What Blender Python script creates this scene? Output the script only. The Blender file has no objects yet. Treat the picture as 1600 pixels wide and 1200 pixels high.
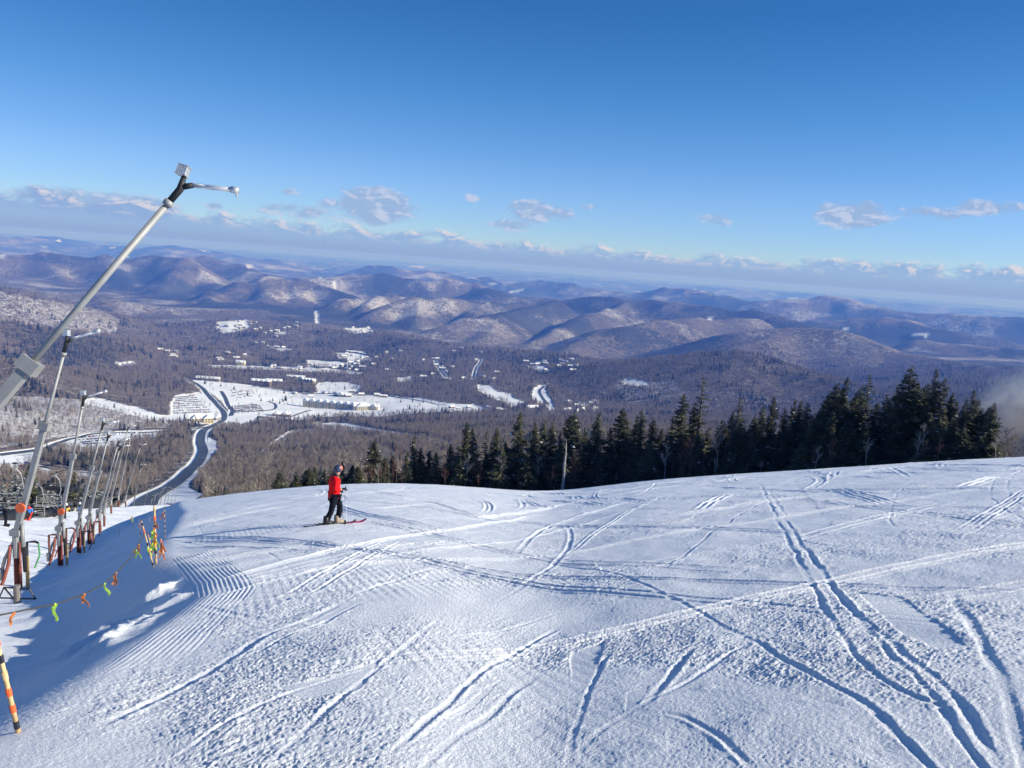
import bpy, bmesh, math, random
import numpy as np
from mathutils import Vector, Matrix
random.seed(7); RNG = np.random.default_rng(7)
S = bpy.context.scene; COL = S.collection
R = math.radians
# ------------------------------------------------------------------ camera
FPX = 1209.0; PITCH = R(8.75); ROLL = R(4.17); EYE = np.array([0., 0., 0.])
Fv = np.array([0, math.cos(PITCH), -math.sin(PITCH)]); U0 = np.array([0, math.sin(PITCH), math.cos(PITCH)]); R0 = np.array([1., 0, 0])
Rv = math.cos(ROLL)*R0 + math.sin(ROLL)*U0; Uv = -math.sin(ROLL)*R0 + math.cos(ROLL)*U0
cam = bpy.data.cameras.new('camera'); camo = bpy.data.objects.new('camera', cam); COL.objects.link(camo)
cam.sensor_width = 36; cam.lens = FPX/1600*36; cam.clip_start = .1; cam.clip_end = 200000
M = Matrix.Identity(4)
for i in range(3): M[i][0] = Rv[i]; M[i][1] = Uv[i]; M[i][2] = -Fv[i]; M[i][3] = EYE[i]
camo.matrix_world = M; S.camera = camo
# ------------------------------------------------------------------ sun, sky, exposure
SUN_AZ = R(95); SUN_EL = R(24)          # azimuth clockwise from +Y
sl = bpy.data.lights.new('sun', 'SUN'); so = bpy.data.objects.new('sun', sl); COL.objects.link(so)
sl.energy = 5.0; sl.angle = R(.5); sl.color = (1, .945, .81)
sd = Vector((math.cos(SUN_EL)*math.sin(SUN_AZ), math.cos(SUN_EL)*math.cos(SUN_AZ), math.sin(SUN_EL)))
so.rotation_euler = sd.to_track_quat('Z', 'Y').to_euler()
S.view_settings.view_transform = 'Standard'; S.view_settings.look = 'None'; S.view_settings.exposure = 0.48; S.view_settings.gamma = 1
S.render.resolution_x = 1024; S.render.resolution_y = 768; S.render.engine = 'CYCLES'
S.cycles.volume_bounces = 0; S.cycles.transparent_max_bounces = 12
SKY_STR = .100

def ray(px, py):
    d = Fv + (px-800)/FPX*Rv + (600-py)/FPX*Uv
    return d
def P(px, py, r):                       # the point seen at a place in the photo, r metres away on the map
    d = ray(px, py); return EYE + d*(r/math.hypot(d[0], d[1]))
def azel(px, py):
    d = ray(px, py); return math.atan2(d[0], d[1]), math.atan2(d[2], math.hypot(d[0], d[1]))
def project(x, y, z):
    v = np.stack([x, y, z], -1) - EYE
    f = v@Fv; f = np.where(f < 1e-3, 1e-3, f)
    return 800+FPX*(v@Rv)/f, 600-FPX*(v@Uv)/f

# ------------------------------------------------------------------ node helpers
class NT:
    def __init__(s, nt): s.nt = nt; nt.nodes.clear()
    def n(s, t, **k):
        nd = s.nt.nodes.new(t)
        for a, b in k.items():
            if a == 'ins':
                for i, v in b.items():
                    if isinstance(v, bpy.types.NodeSocket): s.nt.links.new(v, nd.inputs[i])
                    elif v is not None: nd.inputs[i].default_value = v
            else: setattr(nd, a, b)
        return nd
    def m(s, op, a, b=0., c=None, clamp=False):
        nd = s.n('ShaderNodeMath', operation=op, use_clamp=clamp, ins={0: a, 1: b})
        if c is not None:
            if isinstance(c, bpy.types.NodeSocket): s.nt.links.new(c, nd.inputs[2])
            else: nd.inputs[2].default_value = c
        return nd.outputs[0]
    def sm(s, v, a, b, o0=0., o1=1.):
        return s.n('ShaderNodeMapRange', interpolation_type='SMOOTHSTEP', ins={0: v, 1: a, 2: b, 3: o0, 4: o1}).outputs[0]
    def mix(s, f, a, b, bt='MIX'):
        nd = s.n('ShaderNodeMix', data_type='RGBA', blend_type=bt)
        for i, v in ((0, f), (6, a), (7, b)):
            if isinstance(v, bpy.types.NodeSocket): s.nt.links.new(v, nd.inputs[i])
            else: nd.inputs[i].default_value = (v if i == 0 else (tuple(v)+(1,))[:4])
        return nd.outputs[2]
    def noise(s, vec, scale, detail=2., rough=.5, dist=0.):
        return s.n('ShaderNodeTexNoise', ins={'Vector': vec, 'Scale': scale, 'Detail': detail, 'Roughness': rough, 'Distortion': dist}).outputs[0]
    def l(s, a, b): s.nt.links.new(a, b)
def material(name):
    m = bpy.data.materials.new(name); m.use_nodes = True; return m, NT(m.node_tree)
def simple(name, col, rough=.6, metal=0., var=.15, scale=6., bump=0., spec=.5):
    m, t = material(name)
    tc = t.n('ShaderNodeTexCoord').outputs['Object']
    nz = t.noise(tc, scale, 4)
    c = t.mix(t.sm(nz, .3, .7), tuple(max(0, v*(1-var)) for v in col), tuple(min(1, v*(1+var)) for v in col))
    b = t.n('ShaderNodeBsdfPrincipled', ins={'Base Color': c, 'Roughness': rough, 'Metallic': metal, 'Specular IOR Level': spec})
    if bump:
        bn = t.n('ShaderNodeBump', ins={'Strength': .6, 'Distance': bump, 'Height': t.noise(tc, scale*4, 3)})
        t.l(bn.outputs[0], b.inputs['Normal'])
    o = t.n('ShaderNodeOutputMaterial'); t.l(b.outputs[0], o.inputs[0])
    return m

# ------------------------------------------------------------------ world: sky with far cumulus
W = bpy.data.worlds.new('World'); S.world = W; W.use_nodes = True
w = NT(W.node_tree)
sky = w.n('ShaderNodeTexSky', sky_type='NISHITA', sun_disc=False, sun_elevation=SUN_EL, sun_rotation=SUN_AZ, altitude=1200., air_density=1.0, dust_density=.3, ozone_density=2.5)
dirv = w.n('ShaderNodeTexCoord').outputs['Generated']
sx = w.n('ShaderNodeSeparateXYZ', ins={0: dirv})
az = w.m('MULTIPLY', w.m('ARCTAN2', sx.outputs[0], sx.outputs[1]), 57.2958)
el = w.m('MULTIPLY', w.m('ARCSINE', sx.outputs[2]), 57.2958)
cv = w.n('ShaderNodeCombineXYZ', ins={0: az, 1: w.m('MULTIPLY', el, 2.1), 2: 0.})
cvo = w.n('ShaderNodeCombineXYZ', ins={0: w.m('ADD', az, .35), 1: w.m('ADD', w.m('MULTIPLY', el, 2.1), .45), 2: 0.})
blobs = [(175,320,100,18,1.),(40,303,26,10,.8),(15,315,30,9,.7),(585,322,60,27,1.1),(470,330,90,12,.6),(520,318,30,14,.6),(838,330,55,20,.72),(800,352,40,12,.6),(1118,342,30,12,.7),
         (1330,335,48,18,.95),(1545,325,45,12,.7),(1440,333,60,12,.5),(740,308,18,8,.45),(930,325,30,8,.4),(335,322,18,6,.5),(455,300,20,7,.45)]
mk = None
for bx_, by_, wx, wy, s_ in blobs:
    a, e = azel(bx_, by_); a = math.degrees(a); e = math.degrees(e)
    da = w.m('MULTIPLY', w.m('SUBTRACT', az, a), 1/(wx*.050)); de = w.m('MULTIPLY', w.m('SUBTRACT', el, e), 1/(wy*.052))
    rot = math.tan(ROLL)*0
    q = w.m('SUBTRACT', s_, w.m('ADD', w.m('POWER', w.m('ABSOLUTE', da), 2.), w.m('POWER', w.m('ABSOLUTE', de), 2.)))
    mk = q if mk is None else w.m('MAXIMUM', mk, q)
mk = w.m('MAXIMUM', mk, -1.5)
n1 = w.noise(cv.outputs[0], .40, 9, .64, .25); n2 = w.noise(cvo.outputs[0], .40, 9, .64, .25)
iso = w.m('MULTIPLY', w.sm(w.m('ADD', w.m('MULTIPLY', mk, .30), n1), .44, .68), .9)
# long bank low over the horizon: its upper edge wanders with azimuth
lo = w.noise(w.n('ShaderNodeCombineXYZ', ins={0: az, 1: 3.3, 2: 0.}).outputs[0], .045, 2, .5)
edge = w.m('ADD', w.m('MULTIPLY', w.m('SUBTRACT', lo, .5), 1.2), 1.95)
leftup = w.sm(az, -34., -16., .6, 0.)
edge = w.m('ADD', edge, leftup)
bank = w.sm(w.m('ADD', w.m('SUBTRACT', edge, el), w.m('MULTIPLY', w.m('SUBTRACT', n1, .5), 3.6)), 0., .65)
lit = w.sm(w.m('SUBTRACT', n1, n2), -.02, .10)
topz = w.sm(w.m('SUBTRACT', edge, el), 1.25, .15)
cwarm = (.62, .56, .56)
ccol_b = w.mix(w.m('MULTIPLY', w.m('MULTIPLY', lit, topz), .85), (.20, .31, .53), cwarm)
ccol_i = w.mix(w.m('MULTIPLY', lit, .75), (.24, .34, .53), (.46, .50, .62))
k = 1/.104; lowh = w.sm(el, 1.15, -.05); ccol_b = w.mix(lowh, ccol_b, (.215, .285, .44)); bankop = w.m('ADD', w.m('MULTIPLY', bank, .82), w.m('MULTIPLY', lowh, .18), clamp=True)
cr = w.n('ShaderNodeValToRGB', ins={0: w.m('DIVIDE', el, 60.)}); rp = cr.color_ramp
for i, (p_, c_) in enumerate([(0., (.66, .82, 1.14)), (.087, (.60, .80, 1.16)), (.19, (.34, .70, 1.05)), (.29, (.20, .57, .94)), (.42, (.30, .68, 1.08)), (.75, (.42, .78, 1.22))]):
    e_ = rp.elements[i] if i < 2 else rp.elements.new(p_); e_.position = p_; e_.color = c_+(1,)
azf = w.m('MULTIPLY', w.sm(az, -40., -5., .86, 1.), w.sm(az, 0., 45., .98, .86))
mul = w.n('ShaderNodeVectorMath', operation='MULTIPLY', ins={0: sky.outputs[0], 1: cr.outputs[0]})
skyc = w.n('ShaderNodeVectorMath', operation='SCALE', ins={0: mul.outputs[0], 'Scale': azf}).outputs[0]
sc1 = w.n('ShaderNodeVectorMath', operation='SCALE', ins={0: ccol_i, 'Scale': k}).outputs[0]
sc2 = w.n('ShaderNodeVectorMath', operation='SCALE', ins={0: ccol_b, 'Scale': k}).outputs[0]
c = w.mix(iso, skyc, sc1); c = w.mix(bankop, c, sc2)
bg = w.n('ShaderNodeBackground', ins={0: c, 1: SKY_STR}); wo = w.n('ShaderNodeOutputWorld'); w.l(bg.outputs[0], wo.inputs[0])

# ------------------------------------------------------------------ numpy noise, meshes, tags
PERM = np.random.default_rng(3).random((512, 512)).astype(np.float32)*2*np.pi
def perlin(x, y, seed=0):
    x = np.asarray(x, np.float64)+seed*17.31; y = np.asarray(y, np.float64)+seed*9.77
    xi = np.floor(x).astype(np.int64); yi = np.floor(y).astype(np.int64); fx = (x-xi).astype(np.float32); fy = (y-yi).astype(np.float32)
    u = fx*fx*fx*(fx*(fx*6-15)+10); v = fy*fy*fy*(fy*(fy*6-15)+10)
    def g(i, j, dx, dy):
        a = PERM[(xi+i) & 511, (yi+j) & 511]; return np.cos(a)*dx+np.sin(a)*dy
    a = g(0, 0, fx, fy); b = g(1, 0, fx-1, fy); c_ = g(0, 1, fx, fy-1); d = g(1, 1, fx-1, fy-1)
    return (a+(b-a)*u)*(1-v)+(c_+(d-c_)*u)*v
def fbm(x, y, oct=4, seed=0, lac=2.03, gain=.5):
    s = 0; a = 1.
    for i in range(oct): s = s+a*perlin(x, y, seed+i*3); x = x*lac; y = y*lac; a *= gain
    return s
def sstep(v, a, b):
    t = np.clip((v-a)/(b-a), 0, 1); return t*t*(3-2*t)
def grid_mesh(name, X, Y, Z, mat, attrs=None):
    nr, nc = X.shape; me = bpy.data.meshes.new(name)
    me.vertices.add(nr*nc); me.vertices.foreach_set('co', np.stack([X, Y, Z], -1).astype(np.float32).ravel())
    i = np.arange(nr-1)[:, None]*nc+np.arange(nc-1)[None]
    q = np.stack([i, i+1, i+nc+1, i+nc], -1).reshape(-1, 4).astype(np.int32)
    me.loops.add(q.size); me.loops.foreach_set('vertex_index', q.ravel())
    me.polygons.add(len(q)); me.polygons.foreach_set('loop_start', np.arange(0, q.size, 4, dtype=np.int32))
    me.update(calc_edges=True); me.polygons.foreach_set('use_smooth', np.ones(len(q), bool))
    for k_, v in (attrs or {}).items():
        at = me.attributes.new(k_, 'FLOAT', 'POINT'); at.data.foreach_set('value', v.astype(np.float32).ravel())
    me.materials.append(mat); o = bpy.data.objects.new(name, me); COL.objects.link(o); return o
def poly_mesh(name, verts, faces, mats, midx=None, smooth=False):
    me = bpy.data.meshes.new(name); me.from_pydata([tuple(v) for v in verts], [], [tuple(f) for f in faces])
    for m in mats: me.materials.append(m)
    if midx is not None: me.polygons.foreach_set('material_index', np.array(midx, np.int32))
    if smooth: me.polygons.foreach_set('use_smooth', np.ones(len(me.polygons), bool))
    me.update(); return me
def tag(o, label=None, cat=None, group=None, kind=None):
    if label: o['label'] = label
    if cat: o['category'] = cat
    if group: o['group'] = group
    if kind: o['kind'] = kind
    return o
def empty(name, loc, label, cat, group=None, rz=0.):
    o = bpy.data.objects.new(name, None); COL.objects.link(o); o.location = loc; o.rotation_euler = (0, 0, rz); o.empty_display_size = .2
    return tag(o, label, cat, group)
def child(name, me, parent=None, loc=(0, 0, 0)):
    o = bpy.data.objects.new(name, me); COL.objects.link(o)
    if parent is not None: o.parent = parent
    o.location = loc; return o

# ------------------------------------------------------------------ the land
CREST = [(-300,800),(-100,800),(200,792),(285,785),(340,774),(400,768),(460,762),(520,757),(600,755),(680,757),(760,763),(830,769),(880,768),(930,761),(1000,752),(1100,744),(1200,738),(1300,732),(1400,725),(1500,719),(1600,714),(1900,705),(2600,700)]
_ca = np.array([azel(*c_)[0] for c_ in CREST]); _ct = np.array([math.tan(azel(*c_)[1]) for c_ in CREST])
_g = np.arange(-2.2, 2.2, .002); _t = np.interp(_g, _ca, _ct); _kr = np.exp(-(np.arange(-60, 61)*.002/.035)**2/2); _kr /= _kr.sum()
_t2 = np.convolve(np.pad(_t, 60, 'edge'), _kr, 'valid'); _rc = np.convolve(np.pad(np.interp(_g, [R(-30), R(-15), R(0), R(10), R(25), R(40)], [82, 92, 100, 96, 84, 76.]), 60, 'edge'), _kr, 'valid')
HC = 1.7
def piste(x, y):
    r = np.hypot(x, y)+1e-6; a = np.arctan2(x, y)
    tc = np.interp(a, _g, _t2); rc = np.interp(a, _g, _rc)
    s = -tc-2*HC/rc; k_ = HC/rc**2
    return -HC-s*r-k_*r*r
def tps_fit(pts, vals, lam=1e-3):
    d = np.hypot(pts[:, None, 0]-pts[None, :, 0], pts[:, None, 1]-pts[None, :, 1])
    K = np.where(d > 0, d*d*np.log(d+1e-12), 0)+lam*np.eye(len(pts)); Q = np.c_[np.ones(len(pts)), pts]
    A = np.block([[K, Q], [Q.T, np.zeros((3, 3))]]); return np.linalg.solve(A, np.r_[vals, 0, 0, 0])
def tps_eval(sol, pts, x, y):
    o = sol[-3]+sol[-2]*x+sol[-1]*y
    for (a, b), w_ in zip(pts, sol):
        d2 = (x-a)**2+(y-b)**2; o = o+w_*.5*d2*np.log(d2+1e-12)
    return o
# lower terrace of the snow guns, left of the bank
TER = [P(t[0], t[1], t[2]*.80) for t in [(28,917,29),(-60,935,26),(95,884,43),(123,866,51),(139,851,60),(156,833,72),(163,823,82),(205,797,108),(0,832,60),(100,822,72),(-80,990,17),(10,962,20),(-300,900,28),(-200,800,64),(180,845,62)]]
_tp = np.array([[t[0], t[1]] for t in TER])/50.; _ts = tps_fit(_tp, np.array([t[2] for t in TER]), .02)
def terrace(x, y): return tps_eval(_ts, _tp, x/50., y/50.)
EDGE_PX = [(-250,1400),(0,1182),(60,1145),(200,1045),(270,985),(309,955),(343,927),(341,905),(302,882),(270,862),(277,840),(290,815),(297,798),(286,788)]
def hit_piste(px, py):
    d = ray(px, py); h = math.hypot(d[0], d[1]); lo_, hi_ = .5, 100.
    rs = np.geomspace(.8, 110, 600); X = d[0]/h*rs; Y = d[1]/h*rs; g = piste(X, Y)-d[2]/h*rs
    i = np.argmax(g > 0) if (g > 0).any() else np.argmax(g)
    return np.array([X[i], Y[i]])
EDGE = np.array([hit_piste(*e) for e in EDGE_PX]); 
EDGE = np.vstack([EDGE, EDGE[-1]+(EDGE[-1]-EDGE[-3])*2])
def poly_sd(x, y, L):                   # distance and side (left > 0) to a polyline, plus position along it
    bd = np.full(np.shape(x), 1e9); sd_ = np.zeros(np.shape(x)); tt = np.zeros(np.shape(x))
    for i in range(len(L)-1):
        ax, ay = L[i]; bx, by = L[i+1]; dx, dy = bx-ax, by-ay; l2 = dx*dx+dy*dy+1e-12
        t = np.clip(((x-ax)*dx+(y-ay)*dy)/l2, 0, 1); d = np.hypot(x-ax-t*dx, y-ay-t*dy)
        c_ = dx*(y-ay)-dy*(x-ax); m = d < bd
        bd = np.where(m, d, bd); sd_ = np.where(m, np.sign(c_), sd_); tt = np.where(m, i+t, tt)
    return bd, sd_, tt
def smax(a, b, k_):
    h = np.clip(.5+.5*(a-b)/k_, 0, 1); return b+(a-b)*h+k_*h*(1-h)
def near(x, y):
    p = piste(x, y); d, s, t = poly_sd(x, y, EDGE); dl = d*(s > 0)
    g = .50*np.sqrt(dl*dl+.25)-.25
    return np.where(s > 0, smax(p-g, np.minimum(terrace(x, y), p-.02*dl), .5), p)

BASE = [(-300,790,300),(-300,700,1000),(-300,600,2500),(-300,480,6000),(0,785,240),(0,745,700),(60,740,800),(0,700,950),(100,690,1200),(0,640,1400),(200,650,1600),(210,790,430),(250,765,600),(290,745,760),(320,705,1050),(320,680,1350),(345,655,1750),(300,600,2350),
        (440,720,900),(480,700,1150),(600,700,1000),(530,640,2080),(650,665,1600),(700,720,650),(760,640,2050),(850,660,1500),(850,625,2300),(560,590,2800),(560,560,3500),(800,575,3000),(670,524,5400),(380,480,6500),(900,690,700),(1100,690,900),(1175,670,1500),
        (1150,645,2250),(950,630,2300),(1350,640,2200),(1550,640,2300),(1900,650,1600),(1350,590,3900),(1600,585,4200),(1900,590,4600),(870,560,4600),(300,545,3900),(100,520,4300),(0,440,8200),(200,470,7200)]
bp = []; bz = []
for b in BASE:
    p = P(*b); bp.append((math.log(b[2]), 2.2*math.atan2(p[0], p[1]))); bz.append(p[2])
for a in (-60, -45, -30, -15, 0, 15, 30, 45, 60):
    for r_, z_ in ((9000, -470), (14000, -500), (25000, -520), (50000, -440)):
        bp.append((math.log(r_), 2.2*R(a))); bz.append(z_)
    xx = 105*math.sin(R(a)); yy = 105*math.cos(R(a))
    for r_ in (105, 160):
        zz = float(near(np.array([xx]), np.array([yy]))[0])-(r_-105)*.42
        bp.append((math.log(r_), 2.2*R(a))); bz.append(zz)
bp = np.array(bp); bs = tps_fit(bp, np.array(bz), .003)
def basef(x, y):
    r = np.hypot(x, y)+1; return tps_eval(bs, bp, np.log(r), 2.2*np.arctan2(x, y))
# crest lines of the hills: (x, y in the photo, km), slope
RIDGES = [
 (.30, [(-300,520,1.9),(-60,556,2.0),(0,566,2.05),(70,578,2.1),(140,592,2.15),(200,612,2.15),(255,632,2.1)]),
 (.28, [(-300,470,3.0),(0,503,3.1),(90,518,3.2),(180,530,3.3),(270,540,3.4),(360,547,3.4)]),
 (.26, [(-300,430,4.4),(0,452,4.5),(80,472,4.6),(170,489,4.6),(250,503,4.6),(330,520,4.4)]),
 (.22, [(-200,445,6.2),(60,452,6.2),(150,461,6.1),(250,476,6.0),(400,486,5.9),(470,497,5.6),(540,516,5.2)]),
 (.20, [(340,500,4.6),(450,507,4.5),(520,517,4.4),(600,521,4.2),(650,530,4.0),(720,542,3.8),(800,548,3.6),(870,556,3.4),(960,566,3.2)]),
 (.26, [(900,572,2.9),(1000,567,2.8),(1060,559,2.8),(1120,553,2.8),(1175,555,2.75),(1225,571,2.7),(1290,590,2.6),(1345,608,2.5),(1400,630,2.4)]),
 (.42, [(-300,398,9.5),(-60,403,9.5),(0,402,9.5),(60,397,9.6),(130,399,9.6),(172,397,9.5),(232,400,9.4)]),
 (.45, [(172,397,9.5),(190,425,8.8),(215,447,8.3)]), (.45, [(60,397,9.6),(95,430,8.8),(110,455,8.2)]),
 (.42, [(232,400,9.4),(285,406,8.9),(320,425,8.6),(346,446,8.2)]), (.5, [(285,406,8.9),(262,432,8.3),(240,466,7.6)]),
 (.38, [(285,403,10.5),(322,402,10.5),(370,413,10.2),(420,428,9.8)]),
 (.45, [(245,482,6.6),(300,470,7.0),(350,455,7.3),(400,438,7.6),(450,430,7.8),(490,436,7.7),(530,453,7.4),(550,463,7.2)]),
 (.5, [(450,430,7.8),(425,460,7.1),(405,485,6.6)]), (.5, [(350,455,7.3),(310,478,6.7)]), (.5, [(490,436,7.7),(470,460,7.2),(440,492,6.5)]),
 (.42, [(470,434,9.0),(545,428,9.2),(600,428,9.2),(640,437,9.0),(668,441,8.9),(700,436,9.0),(742,442,9.0),(775,456,8.6)]),
 (.45, [(497,483,6.3),(530,467,6.6),(580,459,6.9),(605,459,7.0),(650,465,7.2),(690,462,7.5)]), (.5, [(590,459,6.9),(570,480,6.4),(555,505,6.0)]),
 (.45, [(580,492,5.9),(622,474,6.2),(650,467,6.4),(700,466,6.6),(760,472,6.9),(800,466,7.2)]), (.5, [(655,467,6.4),(650,490,5.9),(640,512,5.6)]), (.5, [(760,472,6.8),(735,495,6.2)]),
 (.42, [(660,527,5.2),(700,510,5.4),(745,497,5.7),(780,494,5.9),(810,485,6.4),(860,470,7.0)]), (.45, [(780,494,5.9),(760,520,5.3),(735,537,5.0)]),
 (.36, [(760,452,8.4),(840,464,7.9),(900,467,7.6),(960,463,7.4),(1000,466,7.3),(1060,475,7.2),(1120,482,7.1),(1160,485,7.0),(1225,497,6.8),(1300,520,6.4)]),
 (.45, [(985,466,7.3),(930,490,6.4),(880,510,5.9),(840,535,5.2)]), (.38, [(1180,500,6.2),(1100,497,5.9),(1040,500,5.6),(960,515,5.2),(900,540,4.8),(865,556,4.5)]),
 (.36, [(1160,520,4.9),(1230,514,5.0),(1300,515,5.0),(1345,530,4.9),(1400,550,4.8),(1600,582,4.6)]), (.4, [(1230,514,5.0),(1150,540,4.4)]),
 (.3, [(790,443,14.5),(850,438,14.5),(885,441,14.5),(905,449,14),(960,455,13.5)]), (.3, [(600,415,15),(680,424,15),(760,432,15)]),
 (.32, [(980,458,12.5),(1050,450,12.5),(1095,453,12.3),(1120,462,12),(1200,470,11.6)]), (.34, [(1190,474,11.0),(1240,465,11.2),(1290,462,11.4),(1335,471,11.2),(1400,480,11),(1480,488,10.8),(1600,497,10.6),(1900,515,10.4)]),
 (.3, [(1280,502,8.2),(1350,497,8.4),(1415,498,8.4),(1460,510,8.2),(1560,530,8)]), (.3, [(1440,532,6.8),(1600,545,6.8),(1800,560,6.8)]),
 (.2, [(-300,352,24),(0,371,24),(70,372,25),(140,378,25),(200,388,24),(283,387,22),(310,392,22),(380,402,21),(430,406,21)]),
 (.16, [(430,404,30),(600,413,32),(760,425,34),(900,436,32),(1100,448,30),(1250,458,30),(1500,480,30),(1900,510,30)]),
]
RG = [(k_, [P(a, b, c_*1000) for a, b, c_ in L]) for k_, L in RIDGES]
def far(x, y):
    r = np.hypot(x, y); b = basef(x, y); h = b.copy()
    wx = x+260*fbm(x/1300., y/1300., 3, 5)*sstep(r, 2500, 6000); wy = y+260*fbm(x/1300., y/1300., 3, 9)*sstep(r, 2500, 6000)
    for k_, L in RG:
        z_ = np.full(np.shape(x), -1e5)
        for A, B in zip(L[:-1], L[1:]):
            dx, dy = B[0]-A[0], B[1]-A[1]; l2 = dx*dx+dy*dy
            t = np.clip(((x-A[0])*dx+(y-A[1])*dy)/l2, 0, 1); cx = A[0]+t*dx; cy = A[1]+t*dy
            d = np.hypot(x-cx, y-cy); dw = np.hypot(wx-cx, wy-cy); d = .45*d+.55*np.minimum(dw, d+200)
            rc_ = np.hypot(cx, cy); w_ = .010*rc_; kf = 1+.35*sstep(rc_, 4800, 6000)*(1-sstep(rc_, 12000, 16000))
            z_ = np.maximum(z_, A[2]+t*(B[2]-A[2])-k_*kf*(np.sqrt(d*d+w_*w_)-w_))
        h = smax(h, z_, .0035*r+4)
    rel = np.clip((h-b)/250., 0, 1.)
    rd = 1-2*np.abs(fbm(x/1000., y/1000., 3, 21))
    h = h+(rd-.6)*58*rel*sstep(r, 1200, 6000)*(1-.5*sstep(r, 15000, 25000))
    h = h+fbm(x/220., y/220., 3, 31)*np.clip(r/1000.-.3, 0, 1.4)*5
    h = h+fbm(x/2600., y/2600., 4, 41)*110*sstep(r, 12000, 20000)
    return h
def H(x, y):
    x = np.atleast_1d(np.asarray(x, float)); y = np.atleast_1d(np.asarray(y, float)); r = np.hypot(x, y)
    t = sstep(r, 112, 200); n = near(x, y)-1.1*np.clip(r-112, 0, None)*.1
    f = far(x, y); return n*(1-t)+f*t
def hz(x, y): return float(H(x, y)[0])

# ------------------------------------------------------------------ where the snow lies open: clearings read off the photo
def pip(px, py, poly):
    ins = np.zeros(px.shape, bool); n = len(poly)
    for i in range(n):
        x1, y1 = poly[i]; x2, y2 = poly[(i+1) % n]
        if y1 == y2: continue
        c_ = ((y1 > py) != (y2 > py)) & (px < (x2-x1)*(py-y1)/(y2-y1)+x1); ins ^= c_
    return ins
CLEAR = [
 [(285,592),(310,594),(345,597),(372,600),(400,603),(440,609),(480,617),(497,612),(492,604),(500,597),(540,597),(565,603),(562,611),(548,617),(600,618),(660,622),(700,630),(740,632),(768,640),(745,645),(700,643),(640,646),(600,651),(545,650),(500,652),(470,657),(440,654),(405,650),(390,665),(355,668),(345,657),(365,647),(358,636),(330,614)],
 [(275,617),(312,613),(330,622),(342,640),(352,650),(335,662),(300,662),(280,656),(266,650),(266,632)],
 [(490,660),(540,661),(600,672),(660,682),(720,690),(705,695),(640,688),(580,677),(500,668)],
 [(575,693),(600,700),(632,712),(622,716),(592,706)],
 [(403,708),(430,688),(452,673),(492,671),(492,676),(458,680),(425,702)],
 [(745,600),(765,602),(778,611),(800,615),(802,622),(824,627),(803,637),(790,628),(765,621),(748,610)],
 [(835,606),(849,603),(846,615),(857,632),(840,631),(830,620)],
 [(325,570),(380,571),(440,573),(520,576),(575,582),(570,585),(520,582),(440,579),(380,577),(330,574)], [(620,590),(645,588),(643,595),(622,597)], [(480,562),(560,568),(570,574),(480,572)],
 [(338,503),(385,500),(392,512),(360,521),(340,516)], [(420,541),(462,546),(440,549)], [(520,552),(560,550),(585,562),(545,566)], [(430,520),(448,519),(444,524)],
 [(130,621),(165,625),(215,636),(250,648),(295,652),(282,659),(235,656),(180,642),(135,631)],
 [(85,690),(120,681),(180,674),(262,671),(262,679),(205,690),(160,706),(110,706),(90,698)],
 [(0,712),(42,712),(60,704),(56,722),(20,730),(60,736),(60,728),(110,734),(158,738),(162,745),(150,757),(100,750),(0,744),(-150,740),(-150,715)],
 [(240,784),(268,757),(298,732),(318,703),(325,683),(341,690),(341,702),(326,714),(301,742),(296,762),(320,772),(290,790)],
 [(497,432),(503,433),(506,438),(500,436)], [(519,441),(524,440),(529,453),(523,450)], [(492,485),(497,484),(498,507),(493,505)],
 [(536,513),(580,512),(577,521),(548,520)], [(796,455),(819,452),(819,455),(797,458)], [(1103,497),(1115,496),(1112,500)], [(1425,522),(1452,521),(1452,526),(1430,525)], [(1314,512),(1327,513),(1325,517)],
 [(0,398),(10,397),(8,401),(0,402)], [(379,410),(395,415),(398,419),(388,418)], [(968,594),(985,592),(1010,596),(1016,602),(985,602)], [(825,568),(850,572),(860,580),(840,580)], [(688,566),(700,578),(703,583),(697,580)],
 [(640,415),(665,416),(662,418),(640,417)], [(840,600),(850,603),(868,640),(858,642)], [(180,566),(212,565),(214,569),(186,572)]]
PARTIAL = [([(0,618),(60,620),(130,624),(180,638),(250,654),(300,660),(262,668),(180,672),(80,685),(0,700),(-200,700),(-200,618)], .62), ([(0,455),(60,468),(150,482),(190,500),(180,520),(90,514),(0,500),(-200,470)], .35),
           ([(700,628),(770,640),(830,640),(900,640),(840,655),(700,650)], .2), ([(200,700),(300,690),(300,740),(200,760)], .15), ([(960,600),(1050,595),(1080,620),(980,630)], .25)]
def masks(x, y, z, blur=True):
    px, py = project(x, y, z)
    j = 2.2*fbm(x/45., y/45., 2, 61); j2 = 1.4*fbm(x/45., y/45., 2, 67); px = px+j; py = py+j2
    c_ = np.zeros(px.shape); p_ = np.zeros(px.shape); r = np.hypot(x, y)
    for poly in CLEAR: c_ = np.maximum(c_, pip(px, py, poly))
    for poly, v in PARTIAL: p_ = np.maximum(p_, v*pip(px, py, poly))
    return c_, p_
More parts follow.
